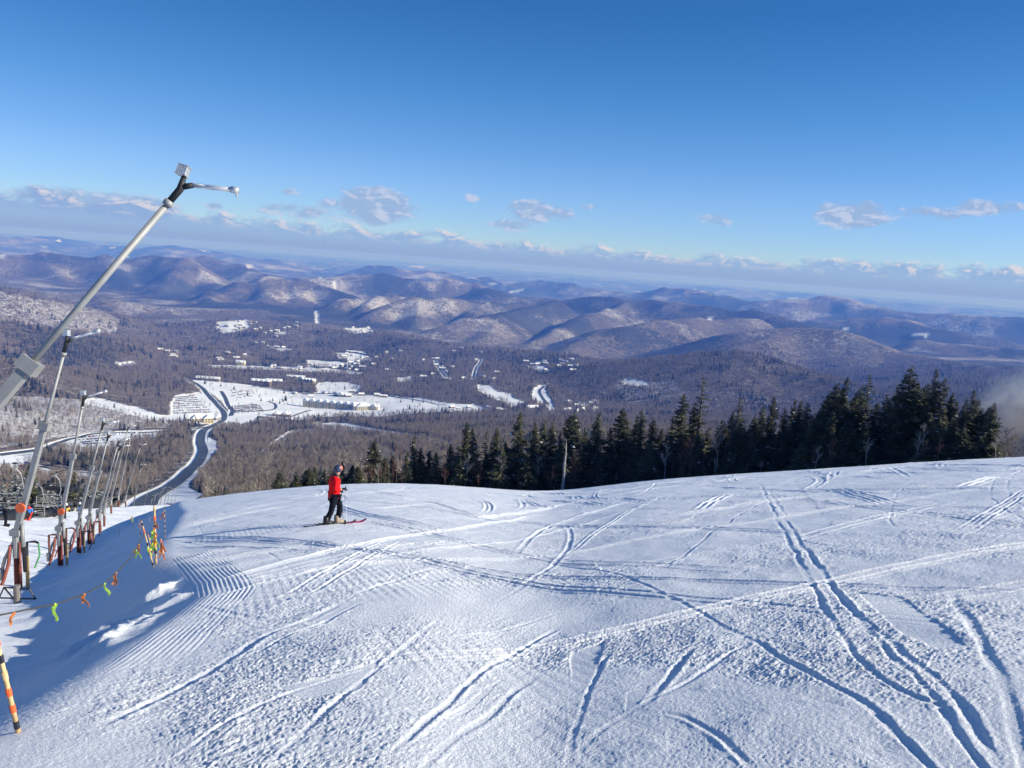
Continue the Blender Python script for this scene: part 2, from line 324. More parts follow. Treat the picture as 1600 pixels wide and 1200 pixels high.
ROADS = [('road', 11.5, [(283,590,2450),(305,599,2300),(325,617,2050),(343,637,1880),(351,650,1780),(343,661,1650),(320,672,1440),(314,688,1240),(318,705,1080),(311,722,930),(291,742,780),(262,764,600),(235,780,480),(208,797,350),(190,812,260)]),
         ('road', 9, [(346,612,2150),(352,622,2050),(356,632,1950),(364,642,1850),(361,650,1780)]),
         ('road', 6, [(366,641,1900),(400,643,1880),(428,640,1900),(430,632,1980),(418,628,2050)]), ('road', 6, [(372,664,1700),(410,656,1780),(452,652,1830),(470,646,1880),(486,642,1920)]), ('road', 6, [(392,604,2400),(440,611,2250),(500,616,2200),(600,619,2180),(700,634,1950)]),
         ('road', 9, [(850,604,2700),(843,612,2600),(848,622,2480),(856,632,2350)]),
         ('road', 7, [(0,712,880),(60,704,940),(85,696,1000),(110,687,1090),(160,678,1180),(250,675,1250),(300,671,1350),(335,664,1600)]),
         ('road', 6, [(60,729,800),(110,737,780),(150,741,760),(158,748,730),(145,758,690)]),
         ('road', 7, [(680,563,3300),(684,572,3150),(692,584,3000),(698,592,2900)]), ('road', 7, [(752,562,3300),(748,570,3200),(742,582,3000),(740,592,2850)])]
def ground_hit(px, py, guess):
    d = ray(px, py); h = math.hypot(d[0], d[1]); rs = np.geomspace(max(125, guess*.35), guess*2.6, 420); X = d[0]/h*rs; Y = d[1]/h*rs
    g = H(X, Y)-d[2]/h*rs; i = np.argmax(g > 0) if (g > 0).any() else int(np.argmax(g))
    return np.array([X[i], Y[i]])
ROADPTS = []
for nm, wd, L in ROADS:
    pts = np.array([ground_hit(*q) for q in L]); t = np.linspace(0, len(pts)-1, 14*(len(pts)-1)+1)
    # Catmull-Rom through the points
    out = []
    for tt in t:
        i = min(int(tt), len(pts)-2); f = tt-i; p0 = pts[max(i-1, 0)]; p1 = pts[i]; p2 = pts[i+1]; p3 = pts[min(i+2, len(pts)-1)]
        out.append(.5*((2*p1)+(-p0+p2)*f+(2*p0-5*p1+4*p2-p3)*f*f+(-p0+3*p1-3*p2+p3)*f**3))
    ROADPTS.append((nm, wd, np.array(out)))
def road_dist(x, y):
    bd = np.full(np.shape(x), 1e9)
    for nm, wd, pts in ROADPTS:
        sub = pts[::3]; d, _, _ = poly_sd(x, y, sub); bd = np.minimum(bd, d-wd/2)
    return bd

# ------------------------------------------------------------------ materials of the land
def snow_material(name='groomed_snow', near_=True):
    m, t = material(name)
    g = t.n('ShaderNodeNewGeometry').outputs['Position']
    n1 = t.noise(g, .35, 4); n2 = t.noise(g, 5., 4, .6)
    c_ = t.mix(t.sm(n1, .35, .65), (.84, .86, .88), (.89, .90, .91))
    b = t.n('ShaderNodeBsdfPrincipled', ins={'Base Color': c_, 'Roughness': .55, 'Specular IOR Level': .25})
    n3 = t.noise(g, 34., 6, .68); n4 = t.noise(g, 140., 3, .6)
    hgt = t.m('ADD', t.m('MULTIPLY', n3, 1.), t.m('MULTIPLY', n4, .35))
    bn = t.n('ShaderNodeBump', ins={'Strength': .85, 'Distance': .026, 'Height': hgt})
    t.l(bn.outputs[0], b.inputs['Normal'])
    o = t.n('ShaderNodeOutputMaterial'); t.l(b.outputs[0], o.inputs[0]); return m
SNOW = snow_material()
def land_material():
    m, t = material('wooded_snowy_land')
    g = t.n('ShaderNodeNewGeometry').outputs['Position']
    at = lambda n_: t.n('ShaderNodeAttribute', attribute_name=n_).outputs['Fac']
    clear, part, road, dist = at('clear'), at('part'), at('road'), at('dist')
    sc = t.n('ShaderNodeVectorMath', operation='MULTIPLY', ins={0: g, 1: (1., 1., .6)}).outputs[0]
    fine = t.noise(sc, 1/7., 3, .7); mid = t.noise(sc, 1/28., 4, .65); big = t.noise(g, 1/420., 4, .6); big2 = t.noise(g, 1/900., 5, .6)
    speck = t.m('ADD', t.m('MULTIPLY', fine, .55), t.m('MULTIPLY', mid, .45))
    # how much snow shows between the bare trees
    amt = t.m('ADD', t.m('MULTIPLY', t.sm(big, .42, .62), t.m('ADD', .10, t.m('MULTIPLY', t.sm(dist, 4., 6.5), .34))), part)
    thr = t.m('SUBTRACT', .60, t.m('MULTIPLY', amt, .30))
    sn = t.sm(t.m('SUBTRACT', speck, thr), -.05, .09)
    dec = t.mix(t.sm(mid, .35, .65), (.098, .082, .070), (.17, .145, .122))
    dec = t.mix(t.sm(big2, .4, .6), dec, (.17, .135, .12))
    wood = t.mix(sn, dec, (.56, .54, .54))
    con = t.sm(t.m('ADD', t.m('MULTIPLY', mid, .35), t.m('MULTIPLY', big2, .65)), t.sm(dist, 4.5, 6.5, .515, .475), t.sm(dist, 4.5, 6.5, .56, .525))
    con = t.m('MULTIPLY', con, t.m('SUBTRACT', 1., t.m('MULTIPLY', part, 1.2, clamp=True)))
    conc = t.mix(t.sm(fine, .45, .7), (.018, .026, .026), (.06, .075, .075))
    wood = t.mix(t.m('MULTIPLY', con, .9), wood, conc)
    c_ = t.mix(clear, wood, (.80, .82, .85))
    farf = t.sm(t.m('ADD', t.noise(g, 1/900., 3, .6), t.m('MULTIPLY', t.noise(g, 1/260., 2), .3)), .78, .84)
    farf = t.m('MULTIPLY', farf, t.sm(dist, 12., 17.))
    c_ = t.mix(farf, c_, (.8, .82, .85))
    b = t.n('ShaderNodeBsdfPrincipled', ins={'Base Color': c_, 'Roughness': .9, 'Specular IOR Level': .1})
    hh = t.m('MULTIPLY', t.m('ADD', t.m('MULTIPLY', fine, .6), mid), t.m('SUBTRACT', 1., clear))
    bn = t.n('ShaderNodeBump', ins={'Strength': .8, 'Distance': 9., 'Height': hh}); t.l(bn.outputs[0], b.inputs['Normal'])
    o = t.n('ShaderNodeOutputMaterial'); t.l(b.outputs[0], o.inputs[0]); return m
LAND = land_material()

# ------------------------------------------------------------------ far terrain mesh
def angles(core, dens, wide, dw):
    a = np.arange(-core, core+1e-6, dens); l_ = np.arange(-wide, -core, dw); r_ = -l_[::-1]; return np.radians(np.concatenate([l_, a, r_]))
A = angles(38, .075, 66, .8); RR = np.concatenate([np.geomspace(106, 9000, 620)[:-1], np.geomspace(9000, 60000, 170)])
AA, RG2 = np.meshgrid(A, RR); X = RG2*np.sin(AA); Y = RG2*np.cos(AA); Z = H(X.ravel(), Y.ravel()).reshape(X.shape)
Z = np.where(RG2 < 114, Z-.35*(114-RG2)/8, Z)
ELEV = np.maximum.accumulate(Z/RG2, axis=0); VIS = Z/RG2 >= ELEV-.012
cl, pa = masks(X, Y, Z)
vis2 = Z/RG2 >= ELEV-.002; cl = cl*(RG2 > 150)
for _ in range(1): cl[:, 1:-1] = (cl[:, :-2]+cl[:, 1:-1]*2+cl[:, 2:])/4
rd_ = road_dist(X.ravel(), Y.ravel()).reshape(X.shape)
ADDSNOW = sstep(-rd_, -7, -4); cl = np.maximum(cl, ADDSNOW*(RG2 < 4000)); cl = np.maximum(cl, sstep(-RG2, -125, -112))
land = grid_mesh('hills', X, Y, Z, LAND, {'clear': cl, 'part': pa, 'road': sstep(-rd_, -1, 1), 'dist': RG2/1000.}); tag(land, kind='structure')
ML = {}
def road_mat():
    m, t = material('frosted_asphalt'); g = t.n('ShaderNodeNewGeometry').outputs['Position']
    c_ = t.mix(t.sm(t.noise(g, .12, 4, .6), .4, .65), (.035, .04, .05), (.09, .10, .115))
    b = t.n('ShaderNodeBsdfPrincipled', ins={'Base Color': c_, 'Roughness': .6}); o = t.n('ShaderNodeOutputMaterial'); t.l(b.outputs[0], o.inputs[0]); return m
ROADM = road_mat()
for nm, wd, pts in ROADPTS:
    tn = np.gradient(pts, axis=0); tn /= np.linalg.norm(tn, axis=1)[:, None]+1e-9; nrm = np.stack([-tn[:, 1], tn[:, 0]], 1)
    V = []; F = []
    for i, (p, n_) in enumerate(zip(pts, nrm)):
        for s_ in (-.5, -.17, .17, .5): q = p+n_*wd*s_; V.append((q[0], q[1], hz(*q)+.9))
    for i in range(len(pts)-1):
        for j in range(3): a = i*4+j; F.append((a, a+1, a+5, a+4))
    o = child('road', poly_mesh('road', V, F, [ROADM])); tag(o, kind='structure')

# ------------------------------------------------------------------ the near ski slope, with its tracks and chopped snow
def toplan(L): return np.array([hit_piste(*q) for q in L])
TRK = [  # half width m, depth m, berm m, points in the photo
 (.075,.05,.03,[(1185,752),(1200,785),(1222,830),(1250,880),(1290,950),(1330,1020),(1370,1075),(1440,1110),(1500,1110)]),
 (.075,.052,.03,[(1200,768),(1222,800),(1245,845),(1285,895),(1340,960),(1400,1035),(1450,1095),(1520,1190),(1600,1290)]),
 (.08,.05,.03,[(1255,850),(1300,920),(1370,985),(1440,1050),(1500,1110),(1560,1200)]),
 (.10,.045,.02,[(1480,920),(1520,980),(1560,1060),(1590,1150),(1600,1230)]),
 (.06,.045,.03,[(1310,736),(1240,765),(1150,805),(1085,855),(1060,878),(1000,895)]),
 (.07,.042,.03,[(740,853),(850,878),(950,895),(1040,930),(1120,975),(1190,1010),(1260,1060),(1350,1110),(1430,1180),(1540,1290)]),
 (.11,.05,.03,[(760,880),(700,885),(620,905),(540,935),(480,970),(410,990),(330,1050),(230,1105),(140,1150)]),
 (.07,.04,.03,[(740,895),(640,915),(570,940),(500,975),(440,995),(400,1020)]),
 (.07,.05,.03,[(960,945),(880,952),(800,985),(690,1000)]), (.08,.06,.04,[(880,975),(800,1020),(750,1060),(690,1110),(590,1200)]),
 (.08,.05,.04,[(850,1050),(760,1120),(700,1160),(650,1210)]),
 (.06,.05,.03,[(955,1015),(930,1060),(905,1130),(890,1210)]), (.08,.05,.04,[(1090,1010),(1040,1060),(1010,1105)]),
 (.05,.03,.02,[(1560,742),(1542,770),(1560,790),(1610,820)]), (.05,.03,.02,[(1590,738),(1570,760),(1578,780),(1620,805)]),
 (.06,.03,.015,[(1360,860),(1280,852),(1220,838),(1130,840),(1000,850)]), (.05,.03,.015,[(1600,850),(1500,842),(1400,850),(1300,870)]),
 (.05,.03,.02,[(1600,800),(1550,815),(1500,845)]), (.05,.025,.015,[(1440,745),(1400,770),(1390,800),(1395,830)]),
 (.03,.02,.01,[(300,790),(305,820),(330,845)]), (.03,.02,.01,[(330,785),(360,815),(420,830),(480,828)]), (.04,.02,.012,[(380,850),(430,870),(470,900)]),
 (.05,.03,.02,[(700,790),(640,800),(560,820),(450,850),(340,868)]), (.03,.02,.01,[(560,815),(640,795),(760,780)]), (.05,.03,.02,[(1000,800),(900,830),(800,842),(650,870)]),
 (.05,.035,.02,[(1120,790),(1040,830),(980,850)]), (.06,.03,.02,[(880,1200),(960,1130),(1080,1060),(1180,1000)]), (.07,.035,.02,[(420,1210),(500,1120),(620,1030),(700,960)]),
 (.06,.03,.02,[(1200,880),(1150,900),(1060,915),(930,920)]), (.07,.04,.03,[(1180,1210),(1130,1150),(1060,1120),(1000,1118)]), (.06,.03,.02,[(250,1210),(360,1130),(470,1080),(620,1040)]),
]
SMOOTH = [[(1340,925),(1410,930),(1480,985),(1510,1010),(1460,1015),(1400,985)],[(930,880),(1010,860),(1075,850),(1080,862),(1020,885),(940,892)],[(850,955),(960,945),(955,952),(870,965)],[(890,1020),(945,1000),(925,1070),(895,1065)],
          [(480,962),(560,930),(640,905),(760,880),(770,888),(640,915),(570,945),(500,970)],[(430,1075),(520,1060),(600,1030),(560,1080),(470,1095)],[(700,890),(860,895),(780,905)],[(980,1080),(1015,1070),(1000,1105),(980,1110)],[(1200,700),(1300,820),(1260,840),(1200,780)],[(760,1075),(790,1060),(720,1120),(700,1120)]]
Ac = angles(37, .07, 80, 1.0); Rn = np.concatenate([np.geomspace(.6, 3.4, 60)[:-1], np.geomspace(3.4, 116, 1180)])
Am, Rm = np.meshgrid(Ac, Rn); Xn = Rm*np.sin(Am); Yn = Rm*np.cos(Am); xf, yf = Xn.ravel(), Yn.ravel(); rf = Rm.ravel()
Zn = near(xf, yf)
ed, es, et = poly_sd(xf, yf, EDGE); sidev = ed*es         # > 0 on the bank
onp = sstep(-sidev, -.3, .5)                              # 1 on the groomed piste
px_, py_ = project(xf, yf, Zn)
calm = np.zeros_like(xf)
for poly in SMOOTH: calm = np.maximum(calm, pip(px_+6*perlin(xf*2, yf*2, 5), py_+5*perlin(xf*2, yf*2, 8), poly))
warpx = xf+.25*fbm(xf*.7, yf*.7, 2, 71); warpy = yf+.25*fbm(xf*.7, yf*.7, 2, 74)
# broad undulation of the run
und = .055*fbm(xf*.33, yf*.25, 3, 81)+.02*fbm(xf*1.3, yf*1.0, 2, 84)
# chopped snow: drawn out along the fall line of the bank, finer and coarser patches
ca, sa = math.cos(R(38)), math.sin(R(38)); ux = (warpx*ca+warpy*sa); uy = (-warpx*sa+warpy*ca)
patch = sstep(fbm(xf*.4, yf*.4, 4, 91), -.3, .35); rt = sstep(xf/np.maximum(rf, 1), -.15, .3)
chop = .70*(.010*fbm(ux*1.5, uy*13., 2, 97)*sstep(fbm(xf*.3, yf*.3, 2, 99), -.5, .3)+.009*fbm(ux*4.4, uy*6.8, 2, 101)+.015*np.abs(fbm(ux*13, uy*19., 2, 105))+.013*(1-2*np.abs(perlin(ux*27, uy*36, 109)))*1.)
lump = .05*np.clip(fbm(xf*2.6, yf*2.6, 3, 121)-.25, 0, 1)+.06*np.clip(perlin(xf*1.3, yf*1.6, 131)-.28, 0, 1)
lump = lump*(.15+.2*rt)
deta = sstep(-rf, -70, -6)
tr = np.zeros_like(xf); inn = np.zeros_like(xf)
for hw, dp, bm_, L in TRK:
    hw *= .28; dp *= .12; bm_ *= .17
    pl = toplan(L); lo_ = pl.min(0)-1.2; hi_ = pl.max(0)+1.2
    # smooth the polyline a little
    tt = np.linspace(0, len(pl)-1, len(pl)*4); q = np.stack([np.interp(tt, range(len(pl)), pl[:, 0]), np.interp(tt, range(len(pl)), pl[:, 1])], 1)
    for _ in range(3): q[1:-1] = (q[:-2]+q[1:-1]*2+q[2:])/4
    sel = np.where((xf > lo_[0]) & (xf < hi_[0]) & (yf > lo_[1]) & (yf < hi_[1]))[0]
    d, s_, t_ = poly_sd(warpx[sel]*.25+xf[sel]*.75, warpy[sel]*.25+yf[sel]*.75, q); wv = 1+.45*perlin(xf[sel]*1.7, yf[sel]*1.7, 141)
    hw_ = hw*wv*(1+rf[sel]/25.); endf = sstep(t_, 0, 2)*sstep(len(q)-1-t_, 0, 2)
    br = .2+.8*sstep(perlin(xf[sel]*4.5, yf[sel]*4.5, 151), -.5, .4); endf = endf*(.35+.65*sstep(perlin(xf[sel]*.8, yf[sel]*.8, 155), -.35, .2))
    tr[sel] += (-dp*np.exp(-(d/hw_)**4)+bm_*np.exp(-((d-hw_*1.8)/(hw_*.7))**2)*br*(.6+.4*s_)*1.5)*endf
    inn[sel] = np.maximum(inn[sel], np.exp(-(d/(hw_*1.1))**4)*endf)
# many faint random ski lines running down and across the run
rr = np.random.default_rng(11)
for i in range(200):
    x0 = rr.uniform(-12, 32); y0 = rr.uniform(3, 60); hd = rr.normal(R(20), R(38)); ln = rr.uniform(7, 28); cvv = rr.normal(0, .03)
    pl = [(x0, y0)]
    for k_ in range(10): hd += cvv*ln/10*.6; pl.append((pl[-1][0]+math.sin(hd)*ln/10, pl[-1][1]+math.cos(hd)*ln/10))
    pl = np.array(pl); lo_ = pl.min(0)-.6; hi_ = pl.max(0)+.6; off_ = rr.uniform(.16, .34) if i % 3 else 0.
    sel = np.where((xf > lo_[0]) & (xf < hi_[0]) & (yf > lo_[1]) & (yf < hi_[1]))[0]
    if len(sel) == 0: continue
    d, s_, t_ = poly_sd(xf[sel], yf[sel], pl); d = np.abs(d*s_-off_/2) if off_ == 0 else np.minimum(np.abs(d*s_-off_/2), np.abs(d*s_+off_/2)); hw = rr.uniform(.018, .04)*(1+rf[sel]/25.); endf = sstep(t_, 0, 3)*sstep(10-t_, 0, 3)
    tr[sel] += (-rr.uniform(.004, .013)*np.exp(-(d/hw)**4)+rr.uniform(.005, .02)*np.exp(-((d-hw*1.6)/(hw*.7))**2))*endf*(1+rf[sel]/60)
# corduroy from the groomer: on the lip by the bank and across the shelf beyond it
corP = np.array([hit_piste(*q) for q in [(150,1090),(235,1030),(290,985),(325,950),(352,925),(345,905),(318,882),(300,868),(330,850),(450,846),(560,838)]])
cd, cs, ct = poly_sd(xf, yf, corP); cord = np.sin(cd*cs*2*np.pi/.062+.5*perlin(xf*1.2, yf*1.2, 171)); wc = np.where(ct < 3, .34, np.where(ct < 7, .36, .5))
corm = (.35+.65*sstep(fbm(xf*.9, yf*.9, 2, 177), -.45, .1))*sstep(-cd, -wc*1.2, -wc*.9)*sstep(ct, 0, 1.5)*sstep(10-ct, 0, 1.2)*np.where(ct < 3.5, .5, 1.)
sh = .006*np.sin((xf*.9+yf*.35)*2*np.pi/.12+.6*perlin(xf*.8, yf*.8, 173))*sstep(-rf, -45, -12)*sstep(fbm(xf*.25, yf*.25, 2, 175), -.1, .35)*(.5-.5*rt)
det = (chop*(.35+.95*patch)*(1-.75*corm)+lump*(1-corm))*(1-.88*calm)*(1-.75*inn)
det = det*(1-.5*sstep(rf, 20, 60))
bankn = .10*fbm(xf*.5, yf*.35, 3, 181)+.012*fbm(xf*3, yf*2, 3, 185)
# wind lips on the bank that catch the sun
lipc = np.array([hit_piste(*q) for q in [(95,1030),(150,1000),(215,965),(260,945),(285,915),(278,900)]])
lipm = sidev
rip = np.zeros_like(xf)
for off, am, L in ((0, .08, [(92,1032),(150,998),(210,972)]), (0, .13, [(145,1022),(180,1000),(232,968)]), (0, .09, [(225,965),(255,950),(285,932)]), (0, .12, [(205,1060),(250,1020),(290,985),(310,955)]), (0,.12,[(232,945),(250,925),(275,915)])):
    # points on the bank: find by marching over the whole near ground
    q = []
    for a_, b_ in L:
        dd = ray(a_, b_); h_ = math.hypot(dd[0], dd[1]); rs = np.geomspace(2, 60, 500); gx = dd[0]/h_*rs; gy = dd[1]/h_*rs; gg = near(gx, gy)-dd[2]/h_*rs
        i_ = np.argmax(gg > 0) if (gg > 0).any() else int(np.argmax(gg)); q.append((gx[i_], gy[i_]))
    q = np.array(q); d, s_, t_ = poly_sd(xf+.12*perlin(xf*3, yf*3, 7), yf+.12*perlin(xf*3, yf*3, 9), q); endf = sstep(t_, 0, .4)*sstep(len(q)-1-t_, 0, .3)
    rip += am*endf*np.exp(-(d/.24)**2)*(1+.9*fbm(xf*3, yf*3, 3, 11))
tern = sstep(sidev, 2., 5)*(.02*fbm(xf*.8, yf*.8, 3, 191)+.02*np.clip(perlin(xf*1.9, yf*1.9, 195)-.38, 0, 1)*3)
Zn = Zn+und*onp+(det+tr)*onp*(1+.0*deta)+.0045*cord*corm*sstep(-sidev, -2.5, -.2)*1.5+sh*onp*(1-corm)+(1-onp)*(bankn*sstep(sidev, 0, 2.)+.3*det)+rip*sstep(sidev, 0., .8)+tern
slope = grid_mesh('ski_slope', Xn, Yn, Zn.reshape(Xn.shape), SNOW); tag(slope, kind='structure')
#PART3
# ------------------------------------------------------------------ woods: far masses of bare and evergreen trees
def bark(name, a, b, rough=.9):
    m, t = material(name); oi = t.n('ShaderNodeObjectInfo').outputs['Random']; g = t.n('ShaderNodeNewGeometry').outputs['Position']
    c_ = t.mix(oi, a, b); b_ = t.n('ShaderNodeBsdfPrincipled', ins={'Base Color': c_, 'Roughness': rough, 'Specular IOR Level': .1})
    o = t.n('ShaderNodeOutputMaterial'); t.l(b_.outputs[0], o.inputs[0]); return m
TWIG = bark('bare_twigs', (.165, .135, .115), (.31, .265, .225)); CONF = bark('far_needles', (.014, .022, .022), (.035, .045, .04))
def bare_proto(seed, h=12.):
    r = random.Random(seed); V = []; F = []
    def rib(p, q, w0, w1):
        d = Vector(q)-Vector(p); s = d.cross(Vector((r.random()-.5, r.random()-.5, r.random()-.5))).normalized(); n = len(V)
        V.extend([Vector(p)-s*w0, Vector(p)+s*w0, Vector(q)+s*w1, Vector(q)-s*w1]); F.append((n, n+1, n+2, n+3))
    top = Vector((r.uniform(-.6, .6), r.uniform(-.6, .6), h*.8)); n = len(V); w = .17
    for k_ in range(3): a = k_*2.094; V.append(Vector((w*math.cos(a), w*math.sin(a), -1.5)))
    V.append(top); F.extend([(n, n+1, n+3), (n+1, n+2, n+3), (n+2, n, n+3)])
    for i in range(17):
        f = r.uniform(.3, 1.); p = top*f*1.; a = r.uniform(0, 6.283); ln = h*.30*(1.25-f*.75)*r.uniform(.7, 1.2)
        q = p+Vector((math.cos(a)*ln*.75, math.sin(a)*ln*.75, ln*r.uniform(.7, 1.1))); rib(p, q, .07, .03)
        for j in range(9):
            g = r.uniform(.25, 1); s_ = p+(q-p)*g; e = s_+Vector((r.uniform(-1, 1), r.uniform(-1, 1), r.uniform(.2, 1.3)))*h*.10; rib(s_, e, .05, .02)
    return poly_mesh('bare_tree', V, F, [TWIG])
def con_proto(seed, h=13.):
    r = random.Random(seed); V = []; F = []; n = 0
    V += [Vector((.15*math.cos(k_*2.094), .15*math.sin(k_*2.094), -1.5)) for k_ in range(3)]+[Vector((0, 0, h))]; F += [(0, 1, 3), (1, 2, 3), (2, 0, 3)]
    nt = 15
    for i in range(nt):
        z = h*(.08+.9*i/nt); rad = (h-z)*.27+.25
        for j in range(8):
            a = j*.785+r.random()*.7; l_ = rad*r.uniform(.6, 1.15); n = len(V); dz = -l_*.35
            c_, s_ = math.cos(a), math.sin(a); wd = l_*.36
            V += [Vector((0, 0, z+.5)), Vector((c_*l_*.6-s_*wd, s_*l_*.6+c_*wd, z+dz*.5)), Vector((c_*l_, s_*l_, z+dz)), Vector((c_*l_*.6+s_*wd, s_*l_*.6-c_*wd, z+dz*.5))]; F += [(n, n+1, n+2), (n, n+2, n+3)]
    return poly_mesh('evergreen_tree', V, F, [CONF])
def wood(name, protos, pts, rot, scl):
    pc = bpy.data.collections.new(name+'_kinds')
    for i, me in enumerate(protos): pc.objects.link(bpy.data.objects.new(name+'_kind', me))
    me = bpy.data.meshes.new(name); me.vertices.add(len(pts)); me.vertices.foreach_set('co', pts.astype(np.float32).ravel())
    for k_, v, ty in (('rotz', rot, 'FLOAT'), ('size', scl, 'FLOAT')): me.attributes.new(k_, ty, 'POINT').data.foreach_set('value', v.astype(np.float32))
    kd = me.attributes.new('kd', 'INT', 'POINT'); kd.data.foreach_set('value', RNG.integers(0, len(protos), len(pts)).astype(np.int32))
    o = bpy.data.objects.new(name, me); COL.objects.link(o)
    ng = bpy.data.node_groups.new(name, 'GeometryNodeTree'); ng.interface.new_socket('Geometry', in_out='INPUT', socket_type='NodeSocketGeometry'); ng.interface.new_socket('Geometry', in_out='OUTPUT', socket_type='NodeSocketGeometry')
    gi = ng.nodes.new('NodeGroupInput'); go = ng.nodes.new('NodeGroupOutput'); ip = ng.nodes.new('GeometryNodeInstanceOnPoints'); ci = ng.nodes.new('GeometryNodeCollectionInfo')
    ci.inputs[0].default_value = pc; ci.inputs[1].default_value = True; ci.inputs[2].default_value = True
    def att(nm, ty): a = ng.nodes.new('GeometryNodeInputNamedAttribute'); a.data_type = ty; a.inputs[0].default_value = nm; return a.outputs[0]
    cx = ng.nodes.new('ShaderNodeCombineXYZ'); L = ng.links.new
    L(att('rotz', 'FLOAT'), cx.inputs[2]); L(gi.outputs[0], ip.inputs['Points']); L(ci.outputs[0], ip.inputs['Instance']); ip.inputs['Pick Instance'].default_value = True
    L(att('kd', 'INT'), ip.inputs['Instance Index']); L(cx.outputs[0], ip.inputs['Rotation']); L(att('size', 'FLOAT'), ip.inputs['Scale']); L(ip.outputs[0], go.inputs[0])
    md = o.modifiers.new('woods', 'NODES'); md.node_group = ng; return tag(o, kind='stuff')
def scatter(r0, r1, area, seed, amax=37):
    g = np.random.default_rng(seed); th = R(amax); n = int(th*(r1*r1-r0*r0)/area)
    r = np.sqrt(g.uniform(r0*r0, r1*r1, n)); a = g.uniform(-th, th, n); return r*np.sin(a), r*np.cos(a)
PX = []; PY = []; PS = []
for r0, r1, ar, sc_ in ((118, 330, 15, .52), (330, 520, 26, .75), (520, 1600, 38, 1.), (1600, 3000, 105, 1.2), (3000, 4600, 210, 1.45)):
    x, y = scatter(r0, r1, ar, int(r0)); PX.append(x); PY.append(y); PS.append(np.full(len(x), sc_))
x = np.concatenate(PX); y = np.concatenate(PY); sc_ = np.concatenate(PS); z = H(x, y); r = np.hypot(x, y)
# leave out what the lie of the land hides from here
ia = np.clip(np.searchsorted(A, np.arctan2(x, y)), 0, len(A)-1); ir = np.clip(np.searchsorted(RR, r)-1, 0, len(RR)-1)
el0 = float(0); snow_el = np.interp(np.arctan2(x, y), _ca, _ct)
left = np.arctan2(x, y) < R(-23)
seen = ((z+17)/r > np.where(ir > 0, ELEV[ir, ia], -9)-.001) & (((z+17)/r > snow_el-.01) | left)
cl, pa = masks(x, y, z); rd_ = road_dist(x, y)
gs = np.random.default_rng(5); u = gs.random(len(x))
keep = seen & ((cl < .5) | ((u < .055) & (r > 1500) & (r < 3000))) & (rd_ > 11) & ~((r < 520) & (np.arctan2(x, y) > azel(196, 790)[0]) & (np.arctan2(x, y) < azel(318, 780)[0]+.0)) & (u > pa*1.15)
con_n = fbm(x/170., y/170., 3, 201)+.5*fbm(x/35., y/35., 2, 207)
pc_ = np.where(con_n > .42, .62, np.where(con_n > .2, .16, .03)); pc_ = np.where(sc_ > 1.3, pc_*1.2, pc_); ish = (gs.random(len(x)) < pc_*(1-pa)) & (r > 230)
for nm, sel, protos in (('bare_wood', keep & ~ish, [bare_proto(s) for s in range(5)]), ('evergreen_wood', keep & ish, [con_proto(s) for s in range(4)])):
    k_ = int(sel.sum()); wood(nm, protos, np.stack([x[sel], y[sel], z[sel]], 1), gs.uniform(0, 6.28, k_), sc_[sel]*gs.uniform(.7, 1.2, k_)); print(nm, k_)
# ------------------------------------------------------------------ mesh pieces
class MB:
    def __init__(s): s.V = []; s.F = []; s.M = []
    def add(s, V, F, mi=0):
        n = len(s.V); s.V += [Vector(v) for v in V]; s.F += [tuple(i+n for i in f) for f in F]; s.M += [mi]*len(F)
    def tube(s, pts, rad, seg=8, mi=0, cap=True):
        pts = [Vector(p) for p in pts]; rad = rad if hasattr(rad, '__len__') else [rad]*len(pts); n0 = len(s.V); up = None
        for i, p in enumerate(pts):
            d = (pts[min(i+1, len(pts)-1)]-pts[max(i-1, 0)]).normalized()
            if up is None: up = d.orthogonal().normalized()
            up = (up-d*up.dot(d)).normalized(); b = d.cross(up)
            for k_ in range(seg): a = 2*math.pi*k_/seg; s.V.append(p+(up*math.cos(a)+b*math.sin(a))*rad[i])
        for i in range(len(pts)-1):
            for k_ in range(seg): a = n0+i*seg+k_; c_ = n0+i*seg+(k_+1) % seg; s.F.append((a, c_, c_+seg, a+seg)); s.M.append(mi)
        if cap:
            s.F.append(tuple(n0+k_ for k_ in range(seg))[::-1]); s.M.append(mi); e = n0+(len(pts)-1)*seg; s.F.append(tuple(e+k_ for k_ in range(seg))); s.M.append(mi)
    def box(s, c_, sz, mi=0, ax=None):
        c_ = Vector(c_); X_, Y_, Z_ = ax if ax else (Vector((1, 0, 0)), Vector((0, 1, 0)), Vector((0, 0, 1)))
        V = [c_+X_*(i*sz[0]/2)+Y_*(j*sz[1]/2)+Z_*(k_*sz[2]/2) for i in (-1, 1) for j in (-1, 1) for k_ in (-1, 1)]
        s.add(V, [(0,1,3,2),(4,6,7,5),(0,4,5,1),(2,3,7,6),(0,2,6,4),(1,5,7,3)], mi)
    def ball(s, c_, r, seg=10, mi=0):
        r = r if hasattr(r, '__len__') else (r, r, r); n = seg//2; V = []; F = []
        for i in range(n+1):
            for j in range(seg):
                a = math.pi*i/n; b = 2*math.pi*j/seg; V.append((c_[0]+r[0]*math.sin(a)*math.cos(b), c_[1]+r[1]*math.sin(a)*math.sin(b), c_[2]+r[2]*math.cos(a)))
        for i in range(n):
            for j in range(seg): F.append((i*seg+j, (i+1)*seg+j, (i+1)*seg+(j+1) % seg, i*seg+(j+1) % seg))
        s.add(V, F, mi)
    def mesh(s, name, mats, smooth=False): return poly_mesh(name, s.V, s.F, mats, s.M, smooth)
    def build(s, name, mats, parent=None, smooth=False, loc=(0, 0, 0)): return child(name, s.mesh(name, mats if isinstance(mats, list) else [mats], smooth), parent, loc)
